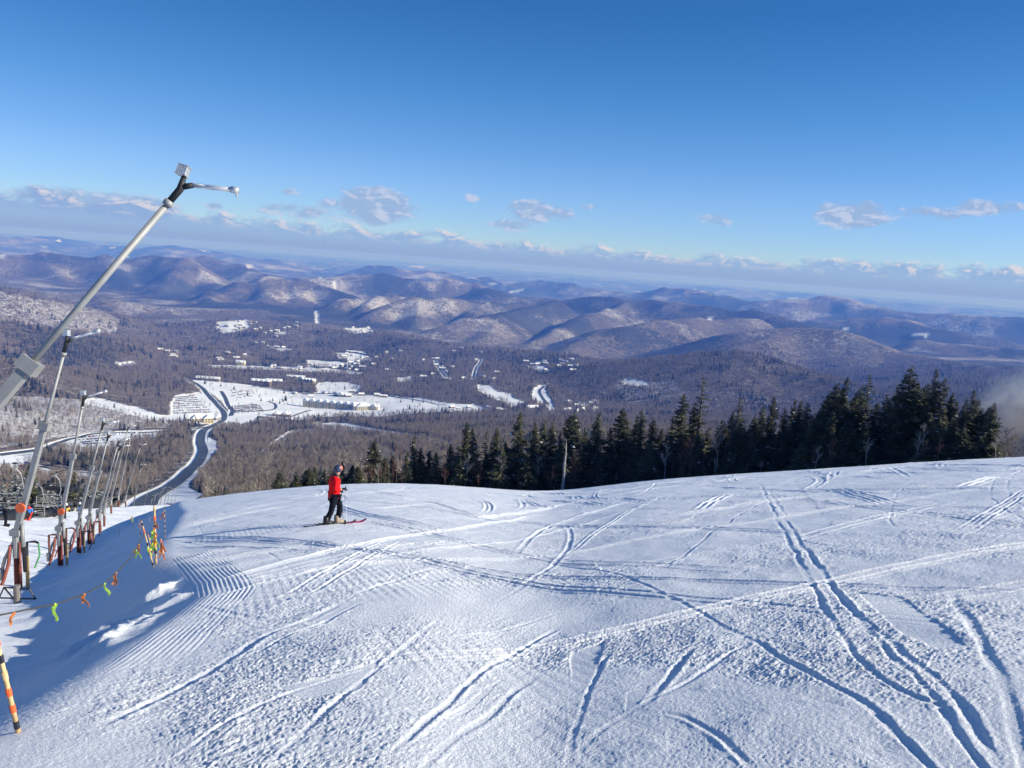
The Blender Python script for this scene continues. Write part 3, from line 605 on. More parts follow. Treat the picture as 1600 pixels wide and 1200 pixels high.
STEEL = simple('galvanised_steel', (.31, .31, .30), .6, .3, .12, 3, .001); RUST = simple('rusty_steel', (.16, .045, .025), .8, .2, .4, 9, .003); BLACKP = simple('black_rubber', (.012, .012, .016), .6)
ORANGE = simple('orange_plastic', (.85, .13, .03), .5); SILVER = simple('bright_aluminium', (.70, .70, .70), .35, .6, .1); HOSE = simple('faded_red_hose', (.26, .07, .05), .7, 0, .3)
WOODY = simple('bamboo', (.62, .42, .20), .6, 0, .2, 12); BLACKT = simple('black_tape', (.015, .015, .03), .5); GREENR = simple('lime_ribbon', (.62, .95, .10), .5); ORANGER = simple('orange_ribbon', (.98, .26, .05), .5); YELLOW = simple('yellow_board', (.55, .38, .15), .7)
ROPE = simple('dark_rope', (.06, .055, .05), .9); DKSTEEL = simple('dark_painted_steel', (.018, .02, .028), .55)
def quatframe(d):
    d = Vector(d).normalized(); a = d.cross(Vector((0, 1, 0))).normalized(); return a, d.cross(a), d
# ------------------------------------------------------------------ snow guns on the lower shelf
def snow_gun(base, head, armv, label, detail=2, group='tower snow guns along the trail', mw=.12):
    B = Vector(base); T = Vector(head)-B; d = T.normalized(); L = T.length; seg = 10 if detail > 1 else 6
    e = empty('snow_gun', B, label, 'snow gun', group); side = d.cross(Vector((0, 1, 0))).normalized()
    foot = Vector((0, 0, 0)); piv = Vector((0, 0, 1.55)); dd = (T-piv).normalized(); LL = (T-piv).length
    m = MB(); m.tube([(0, 0, -.7), (0, 0, .95)], .085, seg); m.build('post', RUST, e, True)
    m = MB(); m.tube([(0, 0, .85), (0, 0, 1.6)], .105, seg); m.box((0, 0, 1.55), (.26, .22, .16)); m.build('post_sleeve', STEEL, e)
    J = piv+dd*(LL*.56 if mw < .15 else LL-3.45)
    m = MB(); ax = quatframe(dd); m.box((piv+J)/2, (mw, mw, (J-piv).length), 0, ax); m.build('mast', STEEL, e)
    if detail > 1:
        m = MB(); m.box(J, (mw*1.9, mw*1.4, .2), 0, ax); m.build('joint_plate', STEEL, e)
    m = MB(); m.tube([J-dd*.6, T-dd*.30], .05 if mw > .15 else .045, seg); m.tube([T-dd*.42, T-dd*.33], .075, seg); m.build('upper_tube', STEEL, e, True)
    m = MB(); av = Vector(armv); au = av.normalized(); m.tube([T-dd*.34, T-dd*.10, T+Vector((.0, 0, .13))], [.052, .056, .036], seg); m.tube([T-dd*.05, T+au*.13], [.05, .042], seg); m.build('elbow', BLACKP, e, True)
    m = MB(); m.tube([T+au*.12, T+av*.9], .036, seg); m.tube([T+av*.86, T+av], .052, seg); m.tube([T+av*.97, T+av*.97-Vector((0, 0, .09))], .02, 6); m.build('nozzle_arm', SILVER, e, True)
    hb = T+Vector((-.02, 0, .20)); m = MB(); a2 = quatframe(dd+Vector((-.3, 0, .2))); m.box(hb, (.15, .12, .125), 0, a2)
    if detail > 1:
        for i in range(5): m.box(hb+a2[0]*(-.066+i*.033), (.009, .150, .140), 0, a2)
        for i in (-1, 1): m.box(hb+a2[2]*.073*i, (.17, .145, .012), 0, a2)
    m.build('nozzle_head', SILVER, e)
    if detail > 1:
        if 'disc' in label: m = MB(); p = piv+dd*.75+Vector((.02, -.13, 0)); m.tube([p, p+Vector((0, -.05, 0))], .13, 16); m.build('winch_disc', ORANGE, e)
        m = MB(); m.tube([piv+Vector((0, 0, -.1)), piv+Vector((-.30, -.05, -.75)), (-.42, -.05, .35)], .045, 8); m.tube([(-.42, -.05, .5), (-.40, -.05, .2)], .085, 8); m.tube([piv, piv+dd*1.0+side*.22, piv+dd*1.4], .022, 6)
        m.tube([piv+Vector((.16, 0, .25)), (.17, 0, 1.0)], .05, 8); m.build('lift_jack', STEEL, e, True)
        m = MB(); m.tube([(.20, .0, 1.15), (.21, .03, .45)], .065, 8); m.build('valve_body', BLACKP, e)
        m = MB(); m.tube([(-.12, -.08, 1.2), (-.18, -.08, .7), (-.30, -.1, .25), (-.42, -.15, -.1)], .045, 8); m.tube([(.1, -.05, 1.3), (.14, -.08, .6), (.16, -.1, 0)], .03, 8); m.build('hose', HOSE, e, True)
        m = MB(); m.box((.26, .02, .42), (.09, .03, .95)); m.build('board', YELLOW, e)
    elif detail == 1:
        m = MB(); m.tube([(-.12, -.08, 1.2), (-.35, -.1, .5), (-.8, -.15, -.1)], .03, 5); m.build('hose', HOSE, e)
        m = MB(); m.box(piv+Vector((-.18, 0, -.25)), (.12, .12, .6)); m.build('lift_jack', STEEL, e)
    return e
def ghit(px, py, guess=30, lo_=2.):
    d = ray(px, py); h = math.hypot(d[0], d[1]); rs = np.geomspace(lo_, 118, 1500); gx = d[0]/h*rs; gy = d[1]/h*rs; g = near(gx, gy)-d[2]/h*rs
    ok = np.where(g > 0)[0]; i = ok[0] if len(ok) else int(np.argmax(g)); return Vector((gx[i], gy[i], float(near(gx[i:i+1], gy[i:i+1])[0])))
LV = Vector((1.8, 0, 8.42))
T1 = Vector(P(288, 288, 13)); J1 = Vector(P(45, 572, 13.05)); B1 = T1+(J1-T1).normalized()*8.4-Vector((0, 0, 1.55))
snow_gun(B1, T1, Vector((.80, .05, -.03)), 'nearest snow gun lance reaching steeply across the upper left sky', 2, mw=.151)
GL = [((28,917),(.80,.12,.32),'second snow gun with orange disc and big silver mast beside the bank',2,(105,532)), ((94,884),(.75,.25,.30),'third snow gun, rusty post with orange disc, hose at its foot',2,(131,622)), ((123,865),(.6,.3,.1),'fourth snow gun on the shelf, thin lance above a short rust post',2,(161,662)),
      ((139,850),(.55,.3,.1),'fifth snow gun, just right of the fourth, red hoses around its post',2,(169,681)), ((156,832),(.6,.3,.25),'sixth snow gun in the row, close in front of the dark lift tower',1,(185,691)), ((163,822),(.6,.3,.1),'seventh snow gun, paired closely with the sixth in the row',1,(188,698))]
last = None; gb = []
for (bx_, by_), av, lab, dt, hd in GL:
    p = ghit(bx_, by_); gb.append(p); snow_gun(p, P(*hd, math.hypot(p.x, p.y)*.985), Vector(av), lab, dt, mw=.135 if bx_ < 30 else .11)
dirn = (gb[-1]-gb[2]); dirn.z = 0; dirn = dirn.normalized(); p = gb[-1].copy()
for i in range(13):
    p = p+dirn*(13+i*1.2)+Vector((.55*i**.9*.4, 0, 0)); q = Vector((p.x, p.y, hz(p.x, p.y)))
    snow_gun(q, q+LV+Vector((random.uniform(-.5, .5), 0, 0)), Vector((.6, .3, .2)), 'small distant snow gun in the far end of the row down the trail', 0, 'far snow guns at the end of the row')
# hydrants beside the guns
for i, (px_, py_, col_) in enumerate([(43, 886, 'green'), (77, 868, 'red'), (104, 853, 'red'), (147, 838, 'red'), (131, 858, 'red')]):
    p = ghit(px_, py_); e = empty('hydrant', p, ['black hydrant pipe with green hose right of the second snow gun', 'short orange hydrant frame left of the third snow gun', 'red hydrant frame behind the third snow gun', 'orange hydrant right of the fifth snow gun', 'orange hydrant between fourth and fifth snow guns'][i], 'hydrant', 'hydrants among the snow guns')
    m = MB(); m.tube([(0, 0, -.3), (0, 0, .95), (.3, 0, 1.0), (.42, 0, .95)], .045, 8); m.build('pipe', DKSTEEL if i in (0, 4) else RUST, e)
    m = MB(); m.tube([(.42, 0, .95), (.46, 0, .5), (.28, -.05, -.05)], .03, 8); m.build('hose', simple('green_hose', (.06, .30, .10)) if i == 0 else HOSE, e)
p = ghit(27, 942); e = empty('metal_stand', p, 'low black metal frame stand on the snow below the second snow gun', 'stand')
m = MB(); m.tube([(-.5, 0, -.15), (-.28, 0, .33), (.28, 0, .33), (.52, 0, -.1)], .018, 6); m.tube([(-.42, 0, .08), (.42, 0, .12)], .018, 6); m.tube([(-.42, .5, -.15), (-.28, 0, .33)], .018, 6); m.build('frame', DKSTEEL, e); m = MB(); m.tube([(0, 0, -.3), (0, 0, .40)], .07, 10); m.build('stub_post', simple('weathered_post', (.2, .18, .17), .8), e)

# ------------------------------------------------------------------ bamboo poles, rope, ribbons
def pole(base, top, label, rad=.018, bands=6, cols=(0, 1, 2), parts=True, group='bamboo marker poles'):
    B = Vector(base); T = Vector(top)-B; e = empty('bamboo_pole', B, label, 'pole', group); m = MB(); m.tube([T*-.04, T*.33, T*.66, T], [rad, rad*.95, rad*.9, rad*.8], 8); m.build('cane', WOODY, e, True)
    for i in range(bands):
        f = (i+.3)/bands; m = MB(); m.tube([T*f, T*(f+.45/bands)], rad*1.12, 8); m.build('tape_band', [ORANGE, BLACKT, WOODY][cols[i % len(cols)]], e)
    return e
def ribbon(p, mat, label, s_=.3, seed=0, group='ribbons tied to the rope'):
    r = random.Random(seed); m = MB()
    for k_ in range(2):
        a = Vector((r.uniform(-.8, .8), r.uniform(-.5, .5), -1)).normalized(); b = a.cross(Vector((r.uniform(-.3, .3), 1, .2))).normalized()*.022*s_/.3*1.3; V = []; n = 6
        for i in range(n+1): c_ = a*s_*i/n+Vector((.012*math.sin(i*1.1+seed)*s_/.15, .012*math.cos(i*1.3), -.04*i/n)); V += [c_-b, c_+b]
        m.add(V, [(2*i, 2*i+1, 2*i+3, 2*i+2) for i in range(n)])
    m.ball((0, 0, 0), .018*s_/.2, 8)
    o = m.build('flagging_ribbon', mat); o.location = p; sm_ = o.modifiers.new('cloth', 'SOLIDIFY'); sm_.thickness = .003; return tag(o, label, 'ribbon', group)
def up_from(px, py, tpx, tpy, g=None, dr=0.):
    b = ghit(px, py) if g is None else g; r = math.hypot(b.x, b.y)+dr; return b, Vector(P(tpx, tpy, r))
b, t_ = up_from(29, 1146, -8, 990); pole(b, t_, 'nearest bamboo pole at the left edge, orange and black taped, leaning left', .0155, 6, (1, 0, 0, 2), group=None)
CP = [((240,887),(221,814),'left leaning bamboo pole of the ribbon cluster on the shaded bank',.022,(1,2,0)),((244,882),(241,790),'tallest upright bamboo pole of the cluster, orange then black',.034,(2,1,0)),((257,875),(251,842),'short bamboo pole at the right foot of the cluster, orange banded',.02,(0,1,2)),((258,846),(257,790),'thin dark pole behind the right side of the ribbon cluster',.014,(1,1,1)),
      ((239,865),(231,835),'slim orange pole just left of the tall cluster pole',.014,(0,2,0)),((219,836),(218,810),'thin dark pole in the far group on the bank',.016,(1,0,1)),((209,826),(207,805),'leftmost thin pole of the far group on the bank',.014,(1,2,1)),((203,818),(205,806),'short far pole low on the shaded bank',.014,(1,1,1)),((187,839),(186,825),'short stub marker stick standing alone on the shaded shelf',.014,(1,1,1)),((234,822),(233,806),'thin dark stake behind the cluster at the top of the bank',.012,(1,1,1))]
pts_c = []
for (bb, tt_, lab, rd, cl_) in CP: b, t_ = up_from(*bb, *tt_); pts_c.append((b, t_)); pole(b, t_, lab, rd*.62, 7, cl_, group='bamboo poles with ribbons on the bank')
rp = [(-60,972,9.5),(0,961,10.3),(45,952,11.2),(90,943,12.1),(133,928,13),(163,912,14),(187,890,15),(211,863,16.3),(232,835,17.6)]
rpt = [Vector(P(*q)) for q in rp]; rpt[-1] = pts_c[0][0].lerp(pts_c[0][1], .75)
rr_ = math.hypot(rpt[-1].x, rpt[-1].y); rpt = [Vector(P(q[0], q[1], 9.8+(rr_-9.8)*i/(len(rp)-1))) for i, q in enumerate(rp[:-1])]+[rpt[-1]]
m = MB(); m.tube(rpt+[pts_c[1][0].lerp(pts_c[1][1], .5)], .011, 6); tag(m.build('rope', ROPE), 'dark rope curving up the bank, hung with orange and green ribbons', 'rope')
def onrope(px):
    xs = [q[0] for q in rp]; i = max(0, min(len(xs)-2, int(np.searchsorted(xs, px))-1)); f = (px-xs[i])/(xs[i+1]-xs[i]); return rpt[i].lerp(rpt[i+1], f)
for i, (px_, c_, lab, s_) in enumerate([(20, 0, 'orange ribbon at the left end of the rope', .13), (85, 1, 'long lime ribbon hanging from the rope, lowest of the green ones', .17), (131, 0, 'orange ribbon on the rope between two lime ones, blown right', .15), (163, 1, 'lime ribbon folded over the middle of the rope', .15), (181, 0, 'orange ribbon on the rope at the edge of the sunlit shelf', .16), (213, 1, 'lime ribbon high on the rope near the poles', .14), (219, 0, 'orange ribbon highest on the rope just below the cluster', .15)]):
    ribbon(onrope(px_), [ORANGER, GREENR][c_], lab, s_*1.15, i*7+1)
rb = random.Random(4)
for i in range(17):
    k_ = rb.choice([0, 1, 1, 1, 3, 2]) if i < 13 else rb.choice([5, 6]); b, t_ = pts_c[k_]; q = b.lerp(t_, rb.uniform(.3, .9) if i < 13 else rb.uniform(.5, .95))+Vector((rb.uniform(-.03, .03), -.03, 0))
    ribbon(q, [ORANGER, GREENR][i % 2], ['orange', 'lime'][i % 2]+(' ribbon in the tangle tied to the cluster of bamboo poles' if i < 13 else ' ribbon tied to the small far poles on the bank'), .15, i+50, 'ribbons tangled on the bamboo poles')

# ------------------------------------------------------------------ people
RED = simple('red_shell_jacket', (.80, .006, .010), .8, 0, .12, 9, .01, .2); NAVY = simple('navy_ski_trousers', (.006, .007, .015), .9, 0, .3, 8, .01, .15); SKIN = simple('skin', (.55, .30, .22), .6); BLK = simple('black_leather', (.008, .008, .01), .5)
BOOT = simple('cream_ski_boot', (.30, .24, .17), .6); HELM = simple('helmet_shell', (.035, .05, .10), .35, 0, .5, 20); HELM2 = simple('helmet_print', (.42, .12, .08), .35, 0, .8, 22); GOG = simple('orange_goggle_lens', (.7, .12, .03), .12); WHT = simple('white_plastic', (.7, .7, .7), .4); SKIM = simple('magenta_ski_tip', (.40, .02, .08), .35)
def skin(name, verts, edges, rad, mat, parent, root=0, sub=2):
    me = bpy.data.meshes.new(name); me.from_pydata(verts, edges, []); me.materials.append(mat); o = child(name, me, parent); sk = o.modifiers.new('skin', 'SKIN'); sk.use_smooth_shade = True
    if not me.skin_vertices: 
        me.attributes
    for i, v in enumerate(me.skin_vertices[0].data): v.radius = rad[i] if hasattr(rad[i], '__len__') else (rad[i], rad[i]); v.use_root = (i == root)
    sb = o.modifiers.new('smooth', 'SUBSURF'); sb.levels = sub; sb.render_levels = sub; return o
def fingers(name, wrist, dirv, upv, mat, parent, curl=1.):
    # palm plus four curled fingers and a thumb, one skinned chain each, rooted in the palm
    W_ = Vector(wrist); d = Vector(dirv).normalized(); u = Vector(upv); u = (u-d*u.dot(d)).normalized(); s_ = d.cross(u); V = [W_, W_+d*.05, W_+d*.09]; E = [(0, 1), (1, 2)]; Rr = [.032, .042, .036]
    for k_, (off, ln) in enumerate(((-.033, .055), (-.011, .065), (.012, .062), (.034, .05))):
        n = len(V); V += [W_+d*.10+s_*off, W_+d*(.10+ln*.7)+s_*off-u*.015*curl, W_+d*(.10+ln*.75)+s_*off-u*.05*curl, W_+d*(.10+ln*.3)+s_*off-u*.06*curl]; E += [(2, n), (n, n+1), (n+1, n+2), (n+2, n+3)]; Rr += [.017, .015, .014, .012]
    n = len(V); V += [W_+d*.04-s_*.055-u*.01, W_+d*.085-s_*.06-u*.03, W_+d*.10-s_*.03-u*.055]; E += [(1, n), (n, n+1), (n+1, n+2)]; Rr += [.02, .017, .013]
    return skin(name, [tuple(v) for v in V], E, Rr, mat, parent, 0, 1)
# main skier: local x = the way they face, y = their left side, z up
SK = ghit(515, 821); fw = Vector((math.cos(R(33)), math.sin(R(33)), 0)); lf = Vector((-fw.y, fw.x, 0))
def gl(x, y): p = SK+fw*x+lf*y; return hz(p.x, p.y)-SK.z
zr, zf = gl(-.12, -.14), gl(.32, .12)
sk = empty('person', SK, 'skier in a red jacket and dark trousers standing sideways on the sunlit crest', 'person', None, R(33))
ra, fa = (-.13, -.14, zr+.16), (.30, .12, zf+.16)
hipc = (.11, 0, .93); V = [hipc, (.12, 0, 1.08), (.12, 0, 1.28), (.13, 0, 1.46), (.17, 0, 1.56), (.20, 0, 1.66), (.21, 0, 1.76),
     (.10, -.09, .90), (.0, -.12, .50), ra, (-.06, -.14, zr+.09), (.13, .09, .90), (.35, .11, .56), fa, (.35, .12, zf+.09),
     (.11, -.19, 1.43), (.02, -.25, 1.17), (.28, -.19, 1.16), (.13, .19, 1.43), (.08, .26, 1.16), (.31, .17, 1.00)]
E = [(0,1),(1,2),(2,3),(3,4),(4,5),(5,6),(0,7),(7,8),(8,9),(9,10),(0,11),(11,12),(12,13),(13,14),(3,15),(15,16),(16,17),(3,18),(18,19),(19,20)]
Rr = [(.14,.12),(.13,.12),(.15,.13),(.13,.12),.06,.085,.085,.09,.06,.045,.02,.09,.06,.045,.02,.06,.045,.035,.06,.045,.035]
body = skin('body', V, E, Rr, SKIN, sk)
skin('trousers', [hipc, V[7], (.02,-.12,.64), V[8], (-.09,-.13,.30+zr*.5), (ra[0],ra[1],ra[2]+.02), V[11], (.27,.10,.70), V[12], (.33,.11,.34+zf*.5), (fa[0],fa[1],fa[2]+.03)], [(0,1),(1,2),(2,3),(3,4),(4,5),(0,6),(6,7),(7,8),(8,9),(9,10)], [(.17,.15),.125,.105,.092,.095,.105,.125,.105,.092,.095,.105], NAVY, sk)
skin('jacket', [(.12,0,.78),(.11,0,.95),(.11,0,1.16),(.11,0,1.34),(.13,0,1.46),(.15,0,1.55), V[15],(.05,-.24,1.28),V[16],(.235,-.205,1.165), V[18],(.09,.25,1.28),V[19],(.275,.185,1.03)], [(0,1),(1,2),(2,3),(3,4),(4,5),(4,6),(6,7),(7,8),(8,9),(4,10),(10,11),(11,12),(12,13)], [(.20,.19),(.185,.185),(.185,.19),(.18,.19),(.15,.16),(.095,.095),.095,.082,.075,.06,.095,.082,.075,.06], RED, sk, 2)
m = MB(); m.tube([(.145,0,1.50),(.165,0,1.60)], [.10, .085], 14); m.build('neck_gaiter', BLK, sk, True)
m = MB(); m.ball((.20, 0, 1.755), (.135, .115, .125), 16); m.build('helmet', HELM, sk, True)
m = MB(); m.ball((.235, 0, 1.775), (.112, .108, .098), 14); m.build('helmet_print', HELM2, sk, True)
m = MB(); m.ball((.285, 0, 1.745), (.060, .09, .05), 14); m.build('goggles', GOG, sk, True)
m = MB(); m.ball((.27, 0, 1.665), (.045, .055, .03), 10); m.build('face_mask', BLK, sk, True)
hg1 = fingers('glove', (.27, -.195, 1.165), (1, .05, .12), (0, .2, 1), BLK, sk); hg2 = fingers('glove', (.30, .175, 1.02), (1, 0, -.15), (0, .2, 1), BLK, sk)
for a_, z_, mt in ((ra, zr, BLK), (fa, zf, BOOT)):
    m = MB(); m.tube([(a_[0]-.03, a_[1], z_+.30), (a_[0]-.04, a_[1], z_+.16), (a_[0]-.02, a_[1], z_+.07)], [.085, .085, .08], 12); m.tube([(a_[0]-.09, a_[1], z_+.085), (a_[0]+.06, a_[1], z_+.10), (a_[0]+.18, a_[1], z_+.075)], [.068, .075, .055], 12)
    m.box((a_[0]+.03, a_[1], z_+.055), (.30, .09, .03)); m.build('ski_boot', mt, sk, True)
def ski(cx, cy, label):
    p = SK+fw*cx+lf*cy; e = empty('ski', (p.x, p.y, hz(p.x, p.y)), label, 'ski', None, R(33)); V = []; n = 24; F = []
    for i in range(n+1):
        f = i/n; x_ = -.72+1.62*f; q = p+fw*x_; z_ = hz(q.x, q.y)-e.location.z+.028+(.10*max(0, (f-.87)/.13)**2)+.03*max(0, (.05-f)/.05); wd = .045+.018*abs(f-.5)*2; wd *= 1 if f < .95 else .75
        V += [(x_, -wd, z_), (x_, wd, z_), (x_, wd, z_+.014), (x_, -wd, z_+.014)]
    for i in range(n):
        for k_ in range(4): a = i*4+k_; b_ = i*4+(k_+1) % 4; F.append((a, b_, b_+4, a+4))
    F += [(0, 3, 2, 1), (n*4, n*4+1, n*4+2, n*4+3)]; me = poly_mesh('ski_body', V, F, [BLACKP, SKIM], [1 if i > n*3.2 and i < n*4 else 0 for i in range(len(F))]); child('ski_body', me, e)
    m = MB(); m.box((-.17, 0, .075), (.10, .07, .06)); m.box((.20, 0, .07), (.09, .075, .055)); m.box((0, 0, .045), (.34, .06, .02)); m.tube([(-.22, 0, .08), (-.28, 0, .14)], .015, 6); m.build('binding', DKSTEEL, e); return e
ski(-.12, -.14, 'rear ski under the red-jacketed skier, dark with its tail lowest'); ski(.32, .12, 'front ski under the red-jacketed skier with a magenta tip')
for hx, hy, hz_, tx, lab, mt in ((.39, -.20, 1.13, .46, 'pale ski pole planted upright in the raised glove of the red skier', WHT), (.40, .17, .98, .50, 'dark ski pole held in the lower glove of the red skier', DKSTEEL)):
    q = SK+fw*hx+lf*hy; e = empty('ski_pole', (q.x, q.y, SK.z+hz_), lab, 'ski pole', None, R(33)); zg = gl(tx, hy)-hz_
    m = MB(); m.tube([(0, 0, .02), (tx-hx, 0, zg-.03)], [.010, .007], 8); m.build('shaft', mt, e); m = MB(); m.tube([(-.005, 0, .11), (.01, 0, -.03)], .019, 8); m.build('grip', BLK, e)
    m = MB(); m.tube([(tx-hx, 0, zg+.06), (tx-hx, 0, zg+.07)], .05, 12); m.build('basket', BLK, e)
for o in [q for q in bpy.data.objects if q.parent is None and (q == sk or q.name.startswith('ski') and q.name != 'ski_slope')]:
    o.location = SK+(o.location-SK)*.84; o.scale = (.84, .84, .84)
def small_person(p, label, jac, tro, hel, seated=False, rz=0., group='skiers waiting beyond the shelf', s_=1.):
    e = empty('person', p, label, 'person', group, rz); e.scale = (s_, s_, s_)
    if seated: V = [(0,0,.55),(0,0,.85),(0,0,1.1),(0,0,1.2),(0,0,1.33),(.02,.09,.52),(.42,.10,.50),(.42,.1,.1),(.02,-.09,.52),(.42,-.10,.50),(.42,-.1,.1),(0,.19,1.07),(.08,.24,.82),(.26,.15,.75),(0,-.19,1.07),(.08,-.24,.82),(.26,-.15,.75)]
    else: V = [(0,0,.92),(0,0,1.15),(0,0,1.42),(.01,0,1.52),(.03,0,1.66),(0,.10,.88),(.03,.11,.48),(0,.11,.08),(0,-.10,.88),(.04,-.11,.48),(0,-.11,.08),(0,.19,1.40),(.02,.25,1.14),(.16,.22,.95),(0,-.19,1.40),(.02,-.25,1.14),(.16,-.22,.95)]
    E = [(0,1),(1,2),(2,3),(3,4),(0,5),(5,6),(6,7),(0,8),(8,9),(9,10),(2,11),(11,12),(12,13),(2,14),(14,15),(15,16)]; b_ = skin('body', V, E, [.15,.15,.15,.06,.10,.10,.075,.065,.10,.075,.065,.07,.06,.045,.07,.06,.045], tro, e, 0, 1)
    skin('jacket', [V[0], V[1], V[2], V[11], V[12], V[14], V[15]], [(0,1),(1,2),(2,3),(3,4),(2,5),(5,6)], [.18,.175,.17,.085,.075,.085,.075], jac, e, 0, 1); m = MB(); m.ball((V[4][0]-.01, 0, V[4][2]+.03), (.135, .12, .12), 12); m.build('helmet', hel, e, True)
    for s2 in (7, 10): m = MB(); m.box((V[s2][0]+.05, V[s2][1], V[s2][2]-.02), (.30, .11, .12)); m.build('ski_boot', BLK, e)
    return e
JB = simple('blue_jacket', (.02, .16, .5)); JD = simple('charcoal_jacket', (.03, .03, .04)); JW = simple('pale_jacket', (.5, .48, .45)); JY = simple('mustard_jacket', (.45, .3, .05)); JG = simple('plum_jacket', (.18, .03, .1)); TR2 = simple('red_trousers', (.6, .04, .03))
#PART4B
# ------------------------------------------------------------------ chairlift at the left edge
def at(px, py, r, dz=0): return Vector(P(px, py, r))+Vector((0, 0, dz))
def lift_tower(px, py, r, wpx, label, rails=True):
    T = at(px, py, r); g = hz(T.x, T.y); e = empty('lift_tower', (T.x, T.y, g-1), label, 'lift tower', 'chairlift towers', R(8)); h = T.z-g+1; wd = wpx*r/FPX/2
    m = MB(); m.tube([(0, 0, 0), (0, 0, h-.3)], .26 if r < 80 else .22, 12); m.tube([(0, 0, h-.75), (0, 0, h-.35)], [.26, .42], 12); m.build('mast', DKSTEEL, e, True)
    m = MB(); m.box((0, 0, h-.12), (wd*2, .32, .28)); m.build('crossarm', DKSTEEL, e)
    for s_ in (-1, 1):
        m = MB(); m.box((s_*wd*.9, 0, h+.10), (.12, 2.6, .16))
        for k_ in range(4): m.tube([(s_*wd*.9-.09, -1.1+k_*.73, h+.2), (s_*wd*.9+.09, -1.1+k_*.73, h+.2)], .2, 12)
        m.build('sheave_train', DKSTEEL, e)
    if rails:
        m = MB()
        for s_ in (-1, 1):
            for k_ in (0, 1): m.tube([(s_*wd*.95, -.5, h), (s_*wd*.95, -.5, h+.55+.0*k_)], .02, 5)
        m.tube([(-wd*.95, -.5, h+.55), (wd*.95, -.5, h+.55)], .02, 5); m.tube([(0, -.5, h), (0, -.5, h+.55)], .02, 5); m.build('railing', DKSTEEL, e)
    m = MB(); m.tube([(-wd*.3, 0, h), (-wd*.3, 0, h+1.3)], .05, 6); m.tube([(-wd*.75, 0, h+.95), (wd*.4, 0, h+1.5)], .03, 5); m.build('lifting_frame', DKSTEEL, e); return T
lift_tower(97, 761, 68, 44, 'broad black T-shaped lift tower in front of the frosted trees'); lift_tower(156, 771, 96, 42, 'second black lift tower with railing, right of the broad one'); lift_tower(177, 778, 124, 26, 'small third lift tower behind the snow guns', True)
CHM = simple('pale_chair_tube', (.33, .33, .32), .5, .3)
c1, c2 = [], []
for s_, lst in ((-1, c1), (1, c2)):
    for px_, py_, r_, w_ in ((-120, 742, 40, 60), (97, 757, 68, 40), (156, 768, 96, 38), (177, 776, 124, 24), (196, 800, 190, 16)): lst.append(at(px_+s_*w_*.5, py_+s_*w_*.035, r_))
    m = MB(); m.tube(lst, .028, 5); tag(m.build('lift_cable', DKSTEEL), ['right', 'left'][s_ < 0]+' hand haul cable of the chairlift above the chairs', 'cable')
def chair(px, py, r, label, wd=1.7):       # hangs from the cable; px,py = middle of the seat
    p = at(px, py, r); e = empty('lift_chair', p, label, 'lift chair', 'chairs hanging from the lift cable', R(15))
    m = MB(); m.box((0, 0, 0), (wd, .36, .03)); m.build('seat', simple('chair_seat', (.30, .30, .29), .6), e); m = MB(); [m.box((0, .24, .22+k_*.16), (wd, .02, .035)) for k_ in range(3)]; m.build('backrest', bpy.data.materials['chair_seat'], e)
    m = MB(); m.tube([(-wd/2, -.2, .02), (-wd/2, .22, .0), (-wd/2, .26, .62), (-wd/2+.2, .26, .78), (wd/2-.2, .26, .78), (wd/2, .26, .62), (wd/2, .22, 0), (wd/2, -.2, .02)], .03, 6); m.tube([(-wd/2, -.2, .35), (wd/2, -.2, .35)], .022, 6); m.build('frame', CHM, e)
    m = MB(); m.tube([(wd*.42, .24, .75), (wd*.5, .2, 1.2), (wd*.45, .1, 2.0), (wd*.32, 0, 2.35)], .035, 6); m.box((wd*.32, 0, 2.4), (.12, .4, .12)); m.build('hanger', CHM, e); return e
chair(10, 793, 52, 'empty lift chair at the left edge with a tall curved hanger'); chair(75, 790, 66, 'lift chair hanging left of the broad black tower'); chair(46, 808, 60, 'lift chair carrying a person in a blue jacket')
small_person(at(45, 812, 59.5)-Vector((0, 0, .3)), 'person in a blue jacket and red trousers riding the lift chair', JB, TR2, JD, True, R(-70), None)
q = at(9, 838, 52); q.z = hz(q.x, q.y); small_person(q, 'person in dark clothes standing at the far left edge by the barrier', JD, NAVY, BLK, rz=.4, group=None)
JL = [(JD, 'charcoal'), (JG, 'plum'), (JW, 'pale'), (JD, 'charcoal'), (JY, 'mustard'), (JD, 'charcoal'), (JW, 'pale'), (JB, 'blue')]
for i, px_ in enumerate((67, 74, 81, 87, 104, 110, 118, 125)):
    q = at(px_, 813-(px_-67)*.12, 72+i*.8); q.z = min(hz(q.x, q.y)+.0, q.z-.5)
    small_person(q, JL[i][1]+'-jacketed skier in the small crowd beyond the shelf, '+['leftmost', 'second from left', 'third from left', 'fourth from left', 'fifth from left', 'third from right', 'second from right', 'rightmost'][i], JL[i][0], NAVY, [BLK, WHT, HELM][i % 3], rz=i*1.3)
def barrier(a, b, label, h=.75):
    A_ = Vector(a); B_ = Vector(b); e = empty('barrier', A_, label, 'barrier', 'black padded barriers at the edge of the shelf'); D = B_-A_; n = 7
    m = MB(); m.tube([(0, 0, h*.55), D*.5+Vector((0, 0, h*.5)), D+Vector((0, 0, h*.55))], h*.36, 10); m.build('padding', BLACKP, e, True)
    for i in range(n): q = D*(i/(n-1)); m = MB(); m.tube([q+Vector((0, 0, -.8)), q+Vector((0, 0, h))], .035, 6); m.build('post', DKSTEEL, e)
barrier(at(-30, 832, 56), at(45, 817, 60), 'thick black padded barrier at the left edge of the photo', 1.2); barrier(at(60, 815, 66), at(94, 808, 70), 'middle black barrier left of the broad lift tower', .9); barrier(at(102, 800, 76), at(156, 796, 88), 'farthest black barrier between the lift towers', 1.2)
